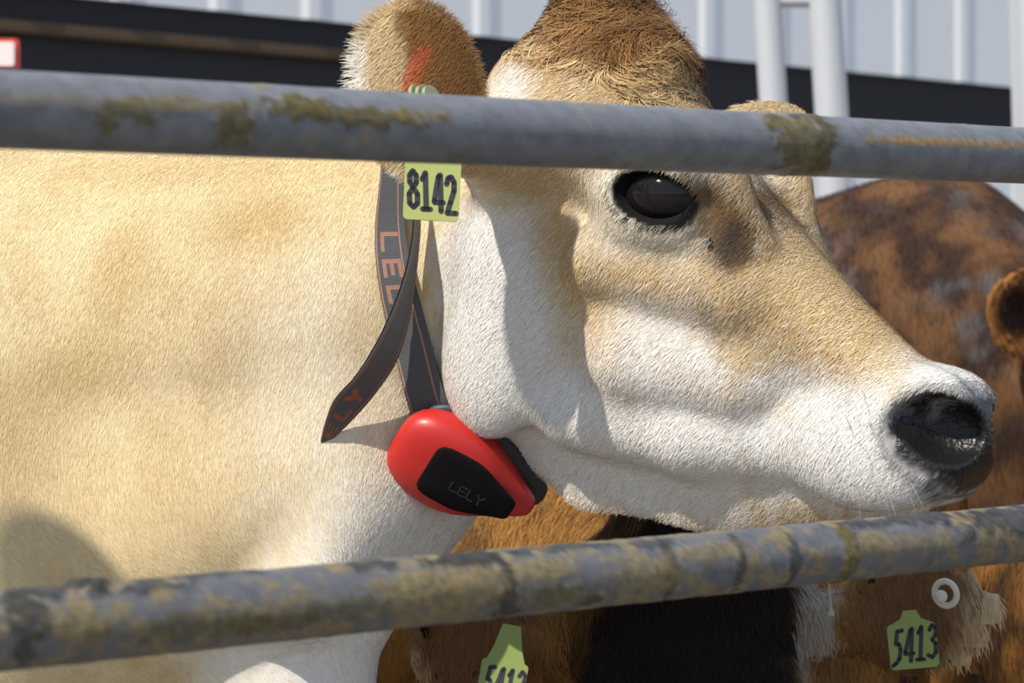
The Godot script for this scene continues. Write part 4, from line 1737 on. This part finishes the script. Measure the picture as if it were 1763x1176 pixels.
func build_other_cows() -> void:
	# dark-faced cow below, looking at the camera
	var O := P(1185, 1215, 2.36)
	var X := Vector3(-0.05, -0.53, 0.85)
	var Y := Vector3(0.03, 0.85, 0.52)
	var eyl := [P(985, 1095, 2.42), P(700, 1115, 2.36), Vector3(0.1, -0.1, 1), 0.058, 4.0]
	var eyr := [P(1395, 1075, 2.42), P(1725, 1060, 2.36), Vector3(-0.1, -0.1, 1), 0.062, 4.0]
	var c4 := func(p: Vector3, q: Vector3) -> Color:
		var b := blotch(p, 9.0, 3.0)
		var col := Color(0.34, 0.17, 0.05).lerp(Color(0.05, 0.03, 0.018), sstep(-0.1, 0.5, b) * 0.6)
		# dark face and crown, fawn ears, pale cheeks
		var fd := 1.0 - sstep(0.8, 1.2, Vector3(q.x / 0.3, q.y / 0.26, q.z / 0.12).length() + b * 0.3)
		col = col.lerp(Color(0.018, 0.014, 0.012), fd)
		col = col.lerp(Color(0.40, 0.37, 0.33), (1.0 - sstep(0.012, 0.026, absf(q.z + 0.122) + b * 0.01)) * 0.8)
		var es := sstep(0.12, 0.17, absf(q.z) + b * 0.02) * sstep(-0.3, -0.2, q.x) * sstep(0.04, 0.06, absf(q.z + 0.10))
		col = col.lerp(Color(0.16, 0.085, 0.04), es * 0.9)
		col = col.lerp(Color(0.6, 0.46, 0.28), es * sstep(0.25, 0.285, absf(q.z) + b * 0.03))
		return col
	herd_cow("dark-faced cow with a numbered tag in each ear below the lower rail", [O, X, Y], P(1080, 740, 2.88), Vector3(-0.9, 0, -0.42), Vector2(0.3, 0.24), c4, 0.012, [eyl, eyr], 60000.0)
	var green := Color(0.24, 0.31, 0.08)
	var bs := Basis(Vector3(0.98, -0.16, 0.1).normalized(), Vector3(0.16, 0.98, -0.1).normalized(), Vector3(-0.08, 0.11, 0.99).normalized()).orthonormalized()
	var tg := ear_tag("green ear tag numbered 5413 in the dark-faced cow's left-hand ear", "5413", P(862, 1190, 2.27), bs, 0.022, 0.028, 0.0085, 0.034, green, [0.04, 0.03, 0.0019, 0.001, 0.0, 0.002, 0.006])
	var bs2 := Basis(Vector3(0.99, 0.1, 0.1).normalized(), Vector3(-0.05, 0.99, -0.05).normalized(), Vector3(-0.1, 0.05, 0.99).normalized()).orthonormalized()
	var tg2 := ear_tag("green ear tag numbered 5413 under the white button at lower right", "5413", P(1572, 1112, 2.27), bs2, 0.0225, 0.021, 0.006, 0.012, green, [0.043, 0.03, 0.0019, 0.004, -0.001, 0.0, 0.0])
	# the white button of that tag
	var cy := TorusMesh.new()
	cy.inner_radius = 0.0085
	cy.outer_radius = 0.0145
	var wb := mat(Color(0.62, 0.58, 0.48), 0.4)
	var bt := add_mesh(tg2, "button", cy, wb)
	bt.global_transform = Transform3D(Basis(Quaternion(Vector3.UP, Vector3(-0.6, -0.1, 0.75).normalized())).scaled(Vector3.ONE), P(1628, 1022, 2.27))
	var sp := SphereMesh.new()
	sp.radius = 0.006
	sp.height = 0.012
	var pin := add_mesh(tg2, "pin", sp, wb)
	pin.global_position = P(1620, 1027, 2.262)
	# brown cow behind the muzzle
	var c2 := func(p: Vector3, q: Vector3) -> Color:
		var b := blotch(p, 7.0, 11.0)
		var col := Color(0.145, 0.073, 0.035).lerp(Color(0.04, 0.024, 0.019), sstep(-0.4, 0.25, b))
		col = col.lerp(Color(0.10, 0.095, 0.095), sstep(0.05, 0.5, blotch(p, 8.0, 60.0)) * 0.7)
		var ec := (p - P(1752, 535, 3.55)).length()
		if ec < 0.075:
			return Color(0.30, 0.13, 0.04).lerp(Color(0.035, 0.018, 0.012), 1.0 - sstep(0.025, 0.055, ec))
		var es := sstep(0.10, 0.14, q.z) * sstep(-0.3, -0.2, q.x)
		return col.lerp(Color(0.42, 0.2, 0.07), es * 0.8)
	var O2 := P(2010, 610, 3.65)
	var er2 := [P(1830, 545, 3.63), P(1698, 530, 3.53), Vector3(0.3, -0.1, 1), 0.072, -4.0]
	herd_cow("reddish brown cow standing behind the pale cow's nose", [O2, Vector3(0.92, -0.15, 0.3), Vector3(0.1, 1, 0)], P(1560, 352, 3.9), Vector3(-1, 0, -0.75), Vector2(0.36, 0.24), c2, 0.008, [er2], 18000.0)
	# ginger cow lower down at the right edge
	var c3 := func(p: Vector3, q: Vector3) -> Color:
		var b := blotch(p, 8.0, 31.0)
		var col := Color(0.20, 0.09, 0.025).lerp(Color(0.045, 0.024, 0.012), sstep(-0.2, 0.4, b))
		return col
	var O3 := Vector3(2.5, 0.95, -2.8)
	herd_cow("ginger cow at the right edge below the brown cow", [O3, Vector3(1, -0.3, 0.1), Vector3(0.3, 1, 0)], Vector3(1.87, 1.05, -2.83), Vector3(-1, 0, 0), Vector2(0.29, 0.2), c3, 0.03, [], 20000.0)
	# cream cow far right
	var c5 := func(p: Vector3, q: Vector3) -> Color:
		return Color(0.72, 0.58, 0.38) * (1.0 + 0.3 * blotch(p, 8.0, 77.0))
	var O5 := P(2400, 420, 4.8)
	herd_cow("cream cow far behind at the right edge of the yard", [O5, Vector3(1, -0.2, 0.2), Vector3(0.2, 1, 0)], P(1900, 368, 5.0), Vector3(-0.5, 0, -1), Vector2(0.3, 0.22), c5, 0.03, [], 0.0)

func build_fly() -> void:
	var root := thing("fly", "small dark fly sitting on the pale cow's face below its eye", "fly")
	var p := surf(1220, 418)
	var n := bare_neck.normal(p)
	p += n * 0.0028
	var ax := (Vector3(0.45, 0.9, 0) - n * Vector3(0.45, 0.9, 0).dot(n)).normalized()
	var bs := Basis(n.cross(ax).normalized(), ax, n)
	var sp := SphereMesh.new()
	sp.radius = 0.5
	sp.height = 1.0
	var body := add_mesh(root, "abdomen", sp, mat(Color(0.02, 0.02, 0.02), 0.4))
	body.transform = Transform3D(bs.scaled_local(Vector3(0.0026, 0.0052, 0.0024)), p)
	var hd := add_mesh(root, "head", sp, mat(Color(0.05, 0.02, 0.015), 0.4))
	hd.transform = Transform3D(bs.scaled_local(Vector3(0.0022, 0.0016, 0.002)), p + ax * 0.0032)
	for s in [-1.0, 1.0]:
		var w := add_mesh(root, "wing", sp, mat(Color(0.12, 0.12, 0.12), 0.3))
		w.transform = Transform3D(bs.rotated(n, 0.35 * s).scaled_local(Vector3(0.0018, 0.0056, 0.0003)), p - ax * 0.0016 + bs.x * 0.0015 * s + n * 0.0012)
